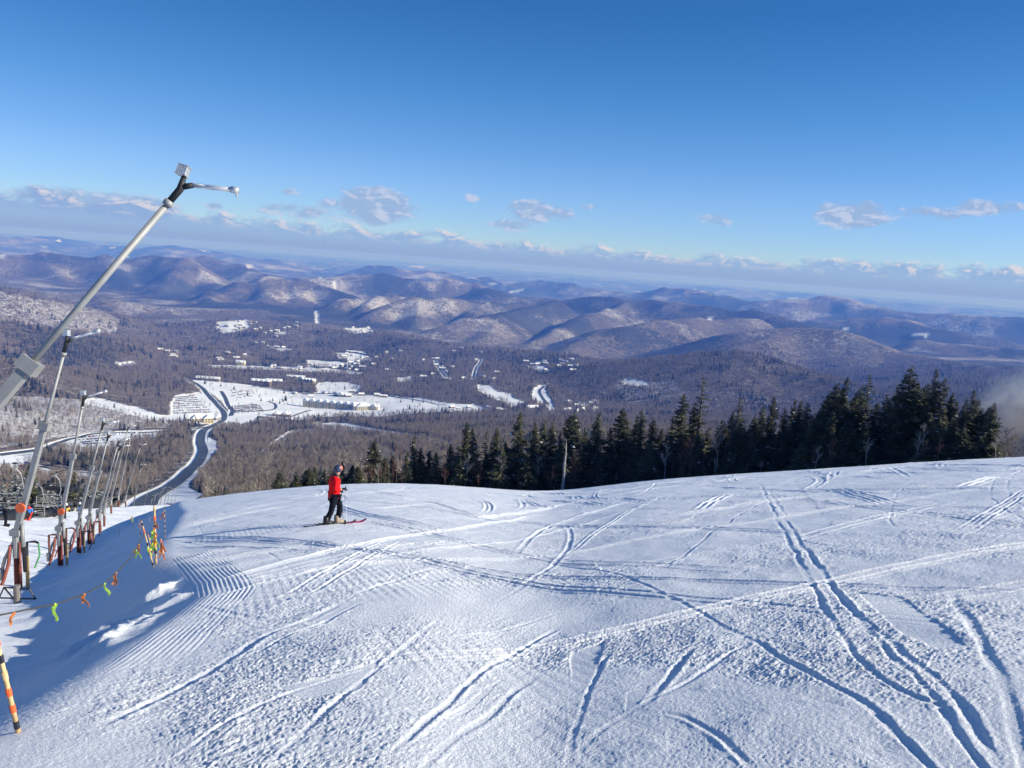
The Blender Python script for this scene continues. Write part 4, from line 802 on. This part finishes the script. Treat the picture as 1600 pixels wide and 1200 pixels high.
# ------------------------------------------------------------------ spruces, bare saplings and the dead snag along the crest
def needle_mat(name, a, b, frost=0.):
    m, t = material(name); g = t.n('ShaderNodeNewGeometry').outputs['Position']; c_ = t.mix(t.sm(t.noise(g, 1.1, 4, .6), .35, .65), a, b)
    c_ = t.mix(t.m('MULTIPLY', t.sm(t.noise(g, 4.5, 3, .6), .56-frost*.2, .70-frost*.15), .25+frost), c_, (.55, .57, .60)); b_ = t.n('ShaderNodeBsdfPrincipled', ins={'Base Color': c_, 'Roughness': .8, 'Specular IOR Level': .2}); o = t.n('ShaderNodeOutputMaterial'); t.l(b_.outputs[0], o.inputs[0]); return m
NEED = needle_mat('spruce_needles', (.026, .038, .022), (.105, .105, .058)); NEEDF = needle_mat('frosted_needles', (.04, .05, .04), (.10, .11, .09), .45); BARK = simple('grey_brown_bark', (.10, .08, .07), .9, 0, .3, 8, .01); SNOWC = simple('branch_snow', (.78, .80, .83), .7)
PALEB = simple('pale_dead_wood', (.34, .31, .29), .9, 0, .25, 6, .01); TWN = simple('reddish_twigs', (.11, .055, .042), .9, 0, .3, 2)
def spruce_mesh(seed, h=10., wf=.20, prof=1., ragged=.3, dens=1.3, mat=None, lean=0., snow=.008, bald=0.):
    r = random.Random(seed); m = MB(); n = int(h/.21*dens); gaps = [(r.uniform(.1, .9), r.uniform(0, 6.28)) for _ in range(5)]
    for i in range(n):
        f = (i+.5)/n; z = h*(.02+.975*f); rad = h*wf*(1-f)**prof*(1-bald*max(0, .35-f)/.35)+.10
        for j in range(r.randint(6, 9)):
            a = r.uniform(0, 6.283); l_ = rad*(1-ragged*r.random()-.0)*r.choice((1, 1, .85, 1.12)); 
            if any(abs(f-gf) < .09 and math.cos(a-ga) > .55 for gf, ga in gaps): l_ *= .55
            if r.random() < .06: l_ *= 1.3
            ca_, sa_ = math.cos(a), math.sin(a); D = Vector((ca_, sa_, 0)); Sd = Vector((-sa_, ca_, 0)); k_ = max(2, int(l_/.24)); up0 = .35*f; P0 = Vector((0, 0, z))
            for q in range(k_):
                g0 = q/k_; g1 = (q+1.25)/k_
                def pt(g): return P0+D*(l_*g)+Vector((0, 0, l_*(up0*g-.42*g*g+.12*g**3*2)))
                A_, B_ = pt(g0), pt(min(g1, 1.1)); wd = (.10+.13*l_*(1-abs(g0-.45)))*r.uniform(.8, 1.3); mi = 1 if r.random() < snow else 0; dr = Vector((0, 0, -wd*r.uniform(.45, 1.0)))
                mid = A_.lerp(B_, .55); m.add([A_, mid+Sd*wd+dr, B_+dr*.3, mid-Sd*wd*r.uniform(.7, 1.1)+dr*r.uniform(.5, 1.2)], [(0, 1, 2), (0, 2, 3)], mi)
                if r.random() < .6: m.add([A_, mid+Vector((0, 0, -.05)), mid+Vector((0, 0, -wd*1.5))+D*.05], [(0, 1, 2)], 0)
    return poly_mesh('crown', m.V, m.F, [mat or NEED, SNOWC], m.M)
def trunk_mesh(h, r0=.13, mat=None): m = MB(); m.tube([(0, 0, -4), (.03, 0, h*.4), (0, .02, h*.75), (0, 0, h)], [r0, r0*.75, r0*.4, .01], 7); return m.mesh('trunk', [mat or BARK], True)
KIN = [spruce_mesh(1), spruce_mesh(2, wf=.16, ragged=.4), spruce_mesh(3, wf=.24, prof=.85), spruce_mesh(4, wf=.13, prof=.7, ragged=.5, dens=.8), spruce_mesh(5, wf=.19, prof=.75, ragged=.5), spruce_mesh(6, wf=.09, prof=.6, ragged=.55, dens=.55), spruce_mesh(7, wf=.22, ragged=.45), spruce_mesh(8, wf=.17, prof=.5, ragged=.35)]
KINF = [spruce_mesh(21, wf=.20, mat=NEEDF, ragged=.5, snow=.10, dens=.8), spruce_mesh(22, wf=.26, prof=.8, mat=NEEDF, ragged=.5, snow=.12, dens=.8)]
TRK0 = trunk_mesh(10.)
def spruce(px, py, r, kind, label, group, meshes=None, wide=1., cat='spruce', under=0.):
    T = Vector(P(px, py, r)); g = hz(T.x, T.y); h = max(2.5, T.z-g+.3); e = empty('spruce_tree', (T.x, T.y, g-.3), label, cat, group, random.uniform(0, 6.28)); s_ = h/10; ww = wide*max(s_, .35+.55*s_)
    e.scale = (ww, ww, s_); child('crown', (meshes or KIN)[kind % len(meshes or KIN)], e); child('trunk', TRK0, e); return e
named = [(586,688,103,7,'tall spruce right of the red skier, standing apart with a snowy trail behind'),(648,680,106,1,'pointed spruce between the skier and the middle of the row'),(730,657,104,0,'spruce with a sharp tip at the left end of the dense row'),(814,642,104,0,'full spruce rising highest left of the pale dead trunk'),(897,645,102,7,'blunt-topped dense spruce directly behind the pale dead trunk'),(937,643,104,0,'narrow spruce right of the dead trunk'),(974,637,106,2,'broad conical spruce standing right of the middle'),(1004,640,104,4,'spruce with twin companion, two right of the dead trunk group'),
  (1070,614,102,4,'heavy dark spruce leaning over the bare saplings near the middle'),(1100,587,104,5,'spindly nearly bare tall spruce with short stubs of branches'),(1158,619,101,3,'small-headed leaning spruce right of the spindly one'),(1210,618,100,0,'conical spruce right of the open gap in the row'),(1325,588,96,1,'tall spruce behind the broad pair left of the snow-capped one'),(1309,599,97,2,'broad spruce in the pair left of the snow-capped one'),(1360,584,96,3,'club-headed spruce with a cap of snow on its top'),(1426,570,95,2,'tallest and widest spruce in the right part of the row'),(1464,575,95,1,'slim tall spruce just right of the tallest one'),(1523,608,92,1,'narrow spruce near the right end of the row'),(1555,628,90,0,'last dark spruce at the right end of the row')]
for x_, y_, r_, k_, lab in named: spruce(x_, y_, r_, k_, lab, None, wide=1.5)
rest = [(437,747,96,0),(463,742,98,1),(478,734,98,0),(484,731,100,2),(492,729,99,0),(507,733,100,1),(525,727,100,0),(535,720,103,1),(551,726,101,0),(560,728,101,2),(601,713,102,4),(614,711,103,0),(637,705,104,1),(658,699,104,4),(672,703,103,4),(682,705,104,0),(704,693,104,4),(718,697,105,1),(739,667,105,0),(761,673,104,5),(777,666,105,0),(790,690,104,2),(837,658,105,0),(852,655,106,4),(864,658,105,0),(876,672,104,1),(915,668,105,4),(920,685,103,2),(955,668,104,0),(996,648,104,1),(1021,652,104,4),(1035,668,104,0),(1052,650,103,1),(1087,627,104,4),(1146,642,102,0),(1193,633,101,0),(1180,650,101,2),(1227,638,99,4),(1244,623,100,1),(1253,625,99,0),(1262,628,100,4),(1284,637,98,2),(1297,622,98,0),(1340,615,97,4),(1372,628,97,2),(1387,616,97,4),(1404,604,96,0),(1444,604,96,2),(1478,590,95,4),(1487,618,95,0),(1497,626,94,1),(1508,640,93,2),(1536,637,91,4),(1545,640,91,2),(1130,655,102,2),(1275,655,98,6),(1350,640,96,6),(1415,630,94,6),(1455,640,93,6),(1300,610,99,2),(1318,604,99,6),(1345,606,99,2),(1392,622,97,6),(1412,606,98,6),(1436,596,98,6),(1452,598,98,2),(1490,612,96,6),(1512,622,95,6),(1530,622,94,6),(1548,634,93,2),(1230,665,98,6),(1190,675,99,6),(1320,640,96,2)]
for i, (x_, y_, r_, k_) in enumerate(rest): 
    z_ = 'left' if x_ < 700 else ('middle' if x_ < 1120 else 'right')
    spruce(x_, y_, r_+(i % 3)*1.6, k_+(i % 2)*0, {'left': 'small dark spruce in the low stand behind the skier', 'middle': 'dark spruce packed in the middle of the row behind the crest', 'right': 'dark spruce packed in the tall right part of the row'}[z_], {'left': 'low spruces behind the skier', 'middle': 'spruces in the middle of the row', 'right': 'spruces in the right part of the row'}[z_], wide=1.5)
rt_ = random.Random(9)
for i in range(62):
    x_ = rt_.uniform(690, 1560); y_ = np.interp(x_, [690, 900, 1120, 1300, 1560], [712, 705, 672, 655, 662])+rt_.uniform(-14, 12); r_ = np.interp(x_, [690, 1120, 1560], [103, 100, 88])+rt_.uniform(-2, 6)
    spruce(x_, y_, r_, rt_.choice((0, 2, 4, 6)), 'low dark spruce filling the shade under the taller ones', 'low spruces under the row', wide=1.7)
for i, (x_, y_) in enumerate([(47,722),(24,738),(4,753),(116,737),(109,763),(62,757),(82,765),(128,768),(140,762),(35,768),(-8,765),(92,748),(150,778),(18,775),(70,778),(120,785),(8,768),(28,755),(55,772),(78,752),(100,775),(134,756),(-20,755),(40,742),(16,760),(66,768),(90,780),(146,770),(112,752),(160,780)]):
    spruce(x_, y_, 88+(i % 4)*7 if i not in (0, 3) else 84, i, 'tall dark-topped tree behind the lift chair at the left' if i == 0 else ('dark-topped tree behind the broad lift tower' if i == 3 else 'grey-green frosted spruce behind the chairlift'), None if i in (0, 3) else 'frosted spruces behind the chairlift', KINF if i not in (0, 3) else None, 1.3)
# dead trunk
T = Vector(P(887, 690, 98)); Bz = hz(*(P(885, 768, 98)[:2])); e = empty('dead_trunk', (T.x-.1, T.y, Bz-.5), 'pale bare dead trunk standing alone in front of the spruces', 'dead tree'); h = T.z-Bz+.5
m = MB(); m.tube([(-.05, 0, 0), (0, 0, h*.3), (-.08, 0, h*.55), (-.02, 0, h*.8), (-.08, 0, h)], [.20, .18, .15, .10, .03], 9); m.build('trunk', PALEB, e, True)
for a_, b_ in (((0, 0, h*.42), (.55, 0, h*.33)), ((0, 0, h*.7), (.25, 0, h*.78)), ((-.05, 0, h*.5), (-.3, .1, h*.58)), ((0, 0, h*.6), (.3, -.1, h*.52))): m = MB(); m.tube([a_, b_], [.05, .015], 5); m.build('branch', PALEB, e)
T = Vector(P(1401, 603, 99)); g = hz(T.x, T.y); e = empty('dead_trunk', (T.x-.8, T.y, g), 'broken leaning grey snag left of the tallest spruce', 'dead tree'); h = T.z-g; m = MB(); m.tube([(-.3, 0, 0), (.1, 0, h*.5), (.8, 0, h)], [.11, .09, .05], 8); m.build('trunk', PALEB, e, True)
for k_ in range(9): f = .4+k_*.06; m = MB(); p0 = Vector((.1+(f-.5)*1.4, 0, h*f)); m.tube([p0, p0+Vector((random.uniform(-.7, .7), random.uniform(-.3, .3), random.uniform(-.2, .3)))], [.035, .01], 5); m.build('branch', PALEB, e)
# bare saplings: trunk, crown of twigs
def sapling_mesh(seed, h=5., pale=False):
    r = random.Random(seed); tk = MB(); cr = MB(); top = Vector((r.uniform(-.5, .5), r.uniform(-.5, .5), h)); tk.tube([(0, 0, -2), top*.5+Vector((r.uniform(-.2, .2), 0, 0)), top], [.06, .04, .01], 5)
    def grow(p, d, l_, w_, lev):
        q = p+d*l_; cr.tube([p, p.lerp(q, .5)+Vector((r.uniform(-.04, .04), r.uniform(-.04, .04), .02)), q], [w_, w_*.7, w_*.4], 3, 0, False)
        if lev > 0:
            for k_ in range(5 if lev > 1 else 4): g = r.uniform(.3, 1); nd = (d+Vector((r.uniform(-.8, .8), r.uniform(-.8, .8), r.uniform(-.1, .6)))).normalized(); grow(p.lerp(q, g), nd, l_*r.uniform(.4, .65), w_*.6, lev-1)
    for i in range(9): f = r.uniform(.2, .9); a = r.uniform(0, 6.28); grow(top*f, Vector((math.cos(a)*.7, math.sin(a)*.7, r.uniform(.6, 1))).normalized(), h*.3*(1.2-f), .024, 2)
    mt = PALEB if pale else TWN; return tk.mesh('trunk', [mt], True), cr.mesh('twigs', [mt])
SAP = [sapling_mesh(s_) for s_ in range(5)]+[sapling_mesh(s_+30, 5, True) for s_ in range(2)]
for i in range(66):
    x_ = rt_.uniform(560, 1300) if i < 56 else rt_.uniform(1300, 1600); cy_ = np.interp(x_, [560, 700, 900, 1100, 1300, 1600], [752, 758, 766, 744, 732, 714]); r_ = np.interp(x_, [560, 900, 1300, 1600], [94, 99, 88, 80])+rt_.uniform(0, 7); top = cy_-rt_.uniform(14, 62)*(1.35 if 1040 < x_ < 1180 else 1); k_ = rt_.choice((0, 1, 2, 3, 4, 0, 1, 5, 6)) if x_ < 1600 else 0
    T = Vector(P(x_, top, r_)); g = hz(T.x, T.y); h = max(1.5, T.z-g); e = empty('bare_tree', (T.x, T.y, g), 'pale leafless sapling among the dark spruce trunks at the crest' if k_ > 4 else 'reddish leafless sapling at the foot of the spruces', 'bare tree', 'pale saplings along the crest' if k_ > 4 else 'reddish saplings along the crest', rt_.uniform(0, 6)); s_ = h/5
    e.scale = (s_, s_, s_); child('trunk', SAP[k_][0], e); child('twigs', SAP[k_][1], e)
for x_, y_, r_, lab in ((593, 722, 98, 'pale birch with spreading crown right of the skier, before the spruce'), (1045, 690, 98, 'forked pale leaning tree at the foot of the heavy spruce'), (1130, 655, 99, 'pale bare crown left of the small-headed spruce')):
    T = Vector(P(x_, y_, r_)); g = hz(T.x, T.y); h = T.z-g; e = empty('bare_tree', (T.x, T.y, g), lab, 'bare tree'); s_ = h/5; e.scale = (s_*.9, s_*.9, s_); child('trunk', SAP[5][0], e); child('twigs', SAP[6][1], e)

# ------------------------------------------------------------------ the village below
CREAM = simple('cream_siding', (.52, .47, .36), .8); BROWNW = simple('brown_siding', (.20, .14, .10), .8); GREYW = simple('grey_siding', (.26, .25, .25), .8); YELW = simple('yellow_siding', (.55, .45, .24), .8); ROOFS = simple('snowy_roof', (.82, .84, .86), .7); WIN = simple('dark_window', (.03, .04, .06), .2); STONE = simple('chimney_stone', (.2, .17, .15), .9)
def gable(m, cx, cy, z0, lx, ly, hw, hr, over=.6, mi=0):
    a, b = lx/2+over, ly/2+over; V = [(cx-a, cy-b, z0), (cx+a, cy-b, z0), (cx+a, cy+b, z0), (cx-a, cy+b, z0), (cx-a, cy, z0+hr), (cx+a, cy, z0+hr)]; m.add(V, [(0, 1, 5, 4), (2, 3, 4, 5), (0, 4, 3), (1, 2, 5), (0, 3, 2, 1)], mi)
def building_meshes(lx, ly, hw, hr, wall, cross=0, wins=(4, 2)):
    w_ = MB(); w_.box((0, 0, hw/2-3), (lx, ly, hw+6)); rf = MB(); gable(rf, 0, 0, hw, lx, ly, hw, hr)
    for k_ in range(cross):
        cx = -lx/2+lx*(k_+.5)/cross; gw = lx/cross*.62; w_.box((cx, -ly/2-1, hw/2-3), (gw, 3, hw+6)); b = gw/2+.5; z0 = hw+.02; rf.add([(cx-b, -ly/2-3, z0), (cx+b, -ly/2-3, z0), (cx, -ly/2-3, z0+hr*.85), (cx-b, 0, z0), (cx+b, 0, z0), (cx, 0, z0+hr*.85)], [(0, 2, 5, 3), (1, 4, 5, 2), (0, 1, 2)])
    ch = MB(); ch.box((lx*.2, ly*.12, hw+hr*.7), (1.2, 1.2, hr*.9)); wn = []
    nx, nz = wins
    for i in range(nx):
        for k_ in range(nz): q = MB(); yo = -ly/2-(2.55 if cross and abs(((i+.5)*cross/nx) % 1-.5) < .31 else .05); q.box((-lx/2+lx*(i+.5)/nx, yo, hw*(k_+.5)/nz), (min(2.2, lx/nx*.55), .1, hw/nz*.5)); wn.append(q.mesh('window', [WIN]))
    return w_.mesh('wall', [wall]), rf.mesh('roof', [ROOFS]), ch.mesh('chimney', [STONE]), wn
def place_building(name, meshes, px, py, guess, label, cat, group=None, rz=0., sink=0.):
    g = ground_hit(px, py, guess); z = hz(*g); e = empty(name, (g[0], g[1], z-sink), label, cat, group, rz); child('wall', meshes[0], e); rf = child('roof', meshes[1], e); child('chimney', meshes[2], rf)
    for wme in meshes[3]: child('window', wme, e)
    return e
place_building('hotel', building_meshes(205, 20, 14, 9, CREAM, 11, (30, 3)), 533, 639, 2080, 'long cream hotel with many snowy gables on the open valley floor', 'hotel', None, R(-4))
place_building('hotel', building_meshes(34, 22, 11, 9, CREAM, 1, (6, 3)), 562, 641, 2060, 'cream entrance wing with one big gable in front of the long hotel', 'hotel', None, R(20))
place_building('lodge', building_meshes(46, 24, 9, 8, YELW, 2, (8, 2)), 314, 659, 1700, 'yellow lodge with snowy roof beside the bend of the road', 'lodge', None, R(25)); place_building('lodge', building_meshes(30, 18, 7, 6, GREYW, 1, (5, 2)), 332, 656, 1760, 'small grey lodge wing right of the yellow lodge', 'lodge', None, R(-15))
place_building('apartment_block', building_meshes(60, 18, 16, 6, BROWNW, 4, (12, 4)), 408, 603, 2500, 'brown apartment block among dark trees above the parking lots', 'apartments'); place_building('apartment_block', building_meshes(50, 18, 14, 6, BROWNW, 3, (10, 4)), 428, 602, 2520, 'second brown apartment block just right of the first', 'apartments', None, R(12))
place_building('apartment_block', building_meshes(46, 18, 15, 6, CREAM, 4, (10, 4)), 482, 600, 2550, 'cream apartment block at the wood edge with stepped snowy gables', 'apartments', None, R(-12)); place_building('apartment_block', building_meshes(60, 16, 9, 6, CREAM, 3, (10, 3)), 462, 593, 2650, 'long low snow-roofed block left of the cream apartments', 'apartments', None, R(5))
place_building('apartment_block', building_meshes(70, 15, 6, 6, GREYW, 0, (10, 2)), 325, 594, 2450, 'long low grey building at the top of the road', 'building', None, R(4)); place_building('church', building_meshes(34, 16, 12, 8, YELW, 1, (4, 2)), 376, 571, 2900, 'bright yellow building on the white strip beyond the wood', 'building')
place_building('lodge', building_meshes(26, 20, 7, 9, GREYW, 1, (4, 2)), 534, 620, 2300, 'grey peaked lodge behind the long hotel', 'lodge'); place_building('lodge', building_meshes(34, 16, 6, 6, GREYW, 0, (5, 1)), 832, 640, 2250, 'white-roofed barn beside the right-hand road', 'barn', None, R(30)); place_building('lodge', building_meshes(40, 20, 7, 6, BROWNW, 2, (6, 1)), 440, 651, 1900, 'low brown lodge with jagged roof below the lower parking lot', 'lodge', None, R(10))
HT = [building_meshes(lx, ly, hw, hr, wl, 0, (3, 1)) for lx, ly, hw, hr, wl in ((16, 11, 5, 4.5, GREYW), (20, 12, 6, 5, BROWNW), (14, 11, 7, 5, CREAM), (26, 12, 6, 4.5, BROWNW))]
CLU = [('houses on the upper forested hill', 'snow-roofed house in the clearing on the upper left forested hill', (340,392,502,519), 16, 4200, 1.0), ('houses scattered down the dark hill', 'snow-roofed house scattered among dark trees on the hill', (398,470,505,545), 26, 4000, 1.0), ('houses in the central hamlet', 'house in the white central hamlet beyond the resort', (520,590,550,576), 28, 3200, 1.0), ('houses by the far white strip', 'house along the white strip behind the resort wood', (400,560,571,582), 18, 2900, 1.), ('houses in the wood right of the hamlet', 'lone snow-roofed house in the wood right of the hamlet', (600,780,545,596), 30, 3200, 1.0),
       ('houses on the right ridge', 'house in the white hamlet on the ridge at right', (818,905,560,582), 26, 3000, 1.), ('pale condominiums in the right wood', 'pale condominium in the tight cluster in the right wood', (880,935,628,645), 22, 2100, .9), ('houses left of the road', 'house in the small clearing far left above the resort', (248,290,546,562), 9, 3200, 1.), ('houses by the left lot', 'house by the upper left wood edge above the road', (330,400,553,566), 10, 3100, 1.), ('houses in the far gap', 'tiny house in the far valley gap between the hills', (538,580,513,522), 10, 5300, 1.1), ('buildings behind the hotel', 'low building on the snow behind the long hotel', (420,620,612,622), 14, 2300, .9), ('cabins on the open strip', 'low cabin on the white strip right of the hotel', (690,790,637,646), 12, 1950, .8)]
rc = random.Random(12)
for grp, lab, (xa, xb, ya, yb), n_, gs_, s_ in CLU:
    for i in range(int(n_*.75)):
        e = place_building('house', HT[2] if 'condo' in grp else rc.choice(HT), rc.uniform(xa, xb), rc.uniform(ya, yb), gs_, lab, 'house', grp, rc.uniform(-.9, .9)); e.scale = (s_*.95,)*3
# cars
def car_mesh(col_):
    cm = simple('car_paint', col_, .35, .1, .05); m = MB(); V = []; prof = [(-2.2, .35), (-2.2, .85), (-1.9, 1.0), (-1.5, 1.05), (-1.0, 1.55), (.5, 1.55), (1.15, 1.02), (2.0, .9), (2.25, .65), (2.25, .35)]
    for y_ in (-.9, .9):
        for x_, z_ in prof: V.append((x_, y_*(.82 if z_ > 1.2 else 1), z_))
    n = len(prof); m.add(V, [(i, i+1, i+1+n, i+n) for i in range(n-1)]+[tuple(range(n)), tuple(range(2*n-1, n-1, -1))], 0)
    m.box((-.25, 0, 1.28), (1.7, 1.62, .34), 1); 
    for x_ in (-1.4, 1.4):
        for y_ in (-.82, .82): m.tube([(x_, y_-.12, .33), (x_, y_+.12, .33)], .34, 10, 2)
    return m.mesh('parked_car', [cm, WIN, BLACKP])
CARS = [car_mesh(c_) for c_ in ((.03, .03, .035), (.5, .5, .5), (.25, .02, .02), (.03, .06, .16), (.12, .12, .13), (.06, .07, .08))]
CARG = []
def lot(grp, lab, quad, rows, cols, guess, skip=.1):
    Q = [np.array(ground_hit(*q, guess)) for q in quad]
    for i in range(rows):
        for j in range(cols):
            if rc.random() < skip: continue
            u_ = (j+.5)/cols; v_ = (i+.5)/rows; p = (Q[0]*(1-u_)+Q[1]*u_)*(1-v_)+(Q[3]*(1-u_)+Q[2]*u_)*v_; dx = Q[1]-Q[0]; a = math.atan2(dx[1], dx[0])+math.pi/2+rc.uniform(-.04, .04)
            o = bpy.data.objects.new('parked_car', rc.choice(CARS)); COL.objects.link(o); o.location = (p[0], p[1], hz(*p)+.3); o.rotation_euler = (0, 0, a); o.scale = (1.2,)*3; tag(o, lab, 'car', grp)
lot('cars in the left lot', 'car parked in the crowded lot left of the road', [(271,621),(303,616),(333,646),(270,648)], 9, 14, 1900, .06); lot('cars in the right lot', 'car parked in the long rows right of the road', [(366,634),(404,632),(412,643),(366,647)], 6, 14, 1950, .08)
lot('cars in the upper lot', 'car parked in the thin rows of the upper right lot', [(355,611),(392,608),(402,621),(364,625)], 4, 11, 2250, .2); lot('cars in the lower left lot', 'car parked on the open snow lot at the far left', [(118,683),(170,679),(178,693),(130,697)], 4, 9, 1150, .15); lot('cars by the left road', 'car parked beside the lowest road at the left edge', [(8,725),(52,722),(58,733),(10,738)], 3, 5, 820, .1)
EX = [(320,600),(408,627),(426,627),(437,631),(358,640),(363,640),(345,604),(498,655),(640,640),(648,645),(655,648),(630,643),(660,641),(553,606),(557,607)]
CPM = [con_proto(s) for s in range(40, 43)]
for i, (x_, y_) in enumerate(EX):
    g = ground_hit(x_, y_, 2100); o = bpy.data.objects.new('evergreen_tree', CPM[i % 3]); COL.objects.link(o); o.location = (g[0], g[1], hz(*g)); s_ = 1.3 if i in (0, 7, 8, 9, 10) else .9; o.scale = (s_, s_, s_); tag(o, 'lone dark evergreen on the open resort snow', 'evergreen', 'lone evergreens on the resort snow')
# ------------------------------------------------------------------ the air between here and the horizon
if True:
    X0, Y0, Z0, X1, Y1, Z1 = -58000, -3000, float(Z.min())-1, 58000, 62000, max(float(Z.max()), 4.)+40
    V = [(x, y, z) for x in (X0, X1) for y in (Y0, Y1) for z in (Z0, Z1)]
    F = [(0,1,3,2),(4,6,7,5),(0,4,5,1),(2,3,7,6),(0,2,6,4),(1,5,7,3)]
    m, t = material('clear_winter_air')
    v = t.n('ShaderNodeVolumePrincipled', ins={'Color': (.11, .28, 1., 1), 'Absorption Color': (.82, .735, 1., 1), 'Density': 9.5e-5, 'Anisotropy': 0.})
    o = t.n('ShaderNodeOutputMaterial'); t.l(v.outputs[0], o.inputs['Volume'])
    tag(child('haze', poly_mesh('haze', V, F, [m])), kind='stuff')
    def mist(c_, rad, dens, name='snow_mist'):
        mm, tt = material(name); oc = tt.n('ShaderNodeTexCoord').outputs['Object']; nv = tt.n('ShaderNodeVectorMath', operation='DIVIDE', ins={0: oc, 1: rad}).outputs[0]; ln_ = tt.n('ShaderNodeVectorMath', operation='LENGTH', ins={0: nv}).outputs['Value']
        fall = tt.m('MULTIPLY', tt.sm(ln_, 1., .1), tt.sm(tt.noise(oc, .09, 3, .6), .38, .68)); v_ = tt.n('ShaderNodeVolumePrincipled', ins={'Color': (.8, .92, 1., 1), 'Absorption Color': (1., 1., 1., 1), 'Density': tt.m('MULTIPLY', fall, dens)}); o_ = tt.n('ShaderNodeOutputMaterial'); tt.l(v_.outputs[0], o_.inputs['Volume'])
        q = MB(); q.ball((0, 0, 0), rad, 28); ob = q.build(name, mm, None, True); ob.location = c_; tag(ob, kind='stuff')
    mist(P(1648, 668, 300), (27, 26, 23), .26)
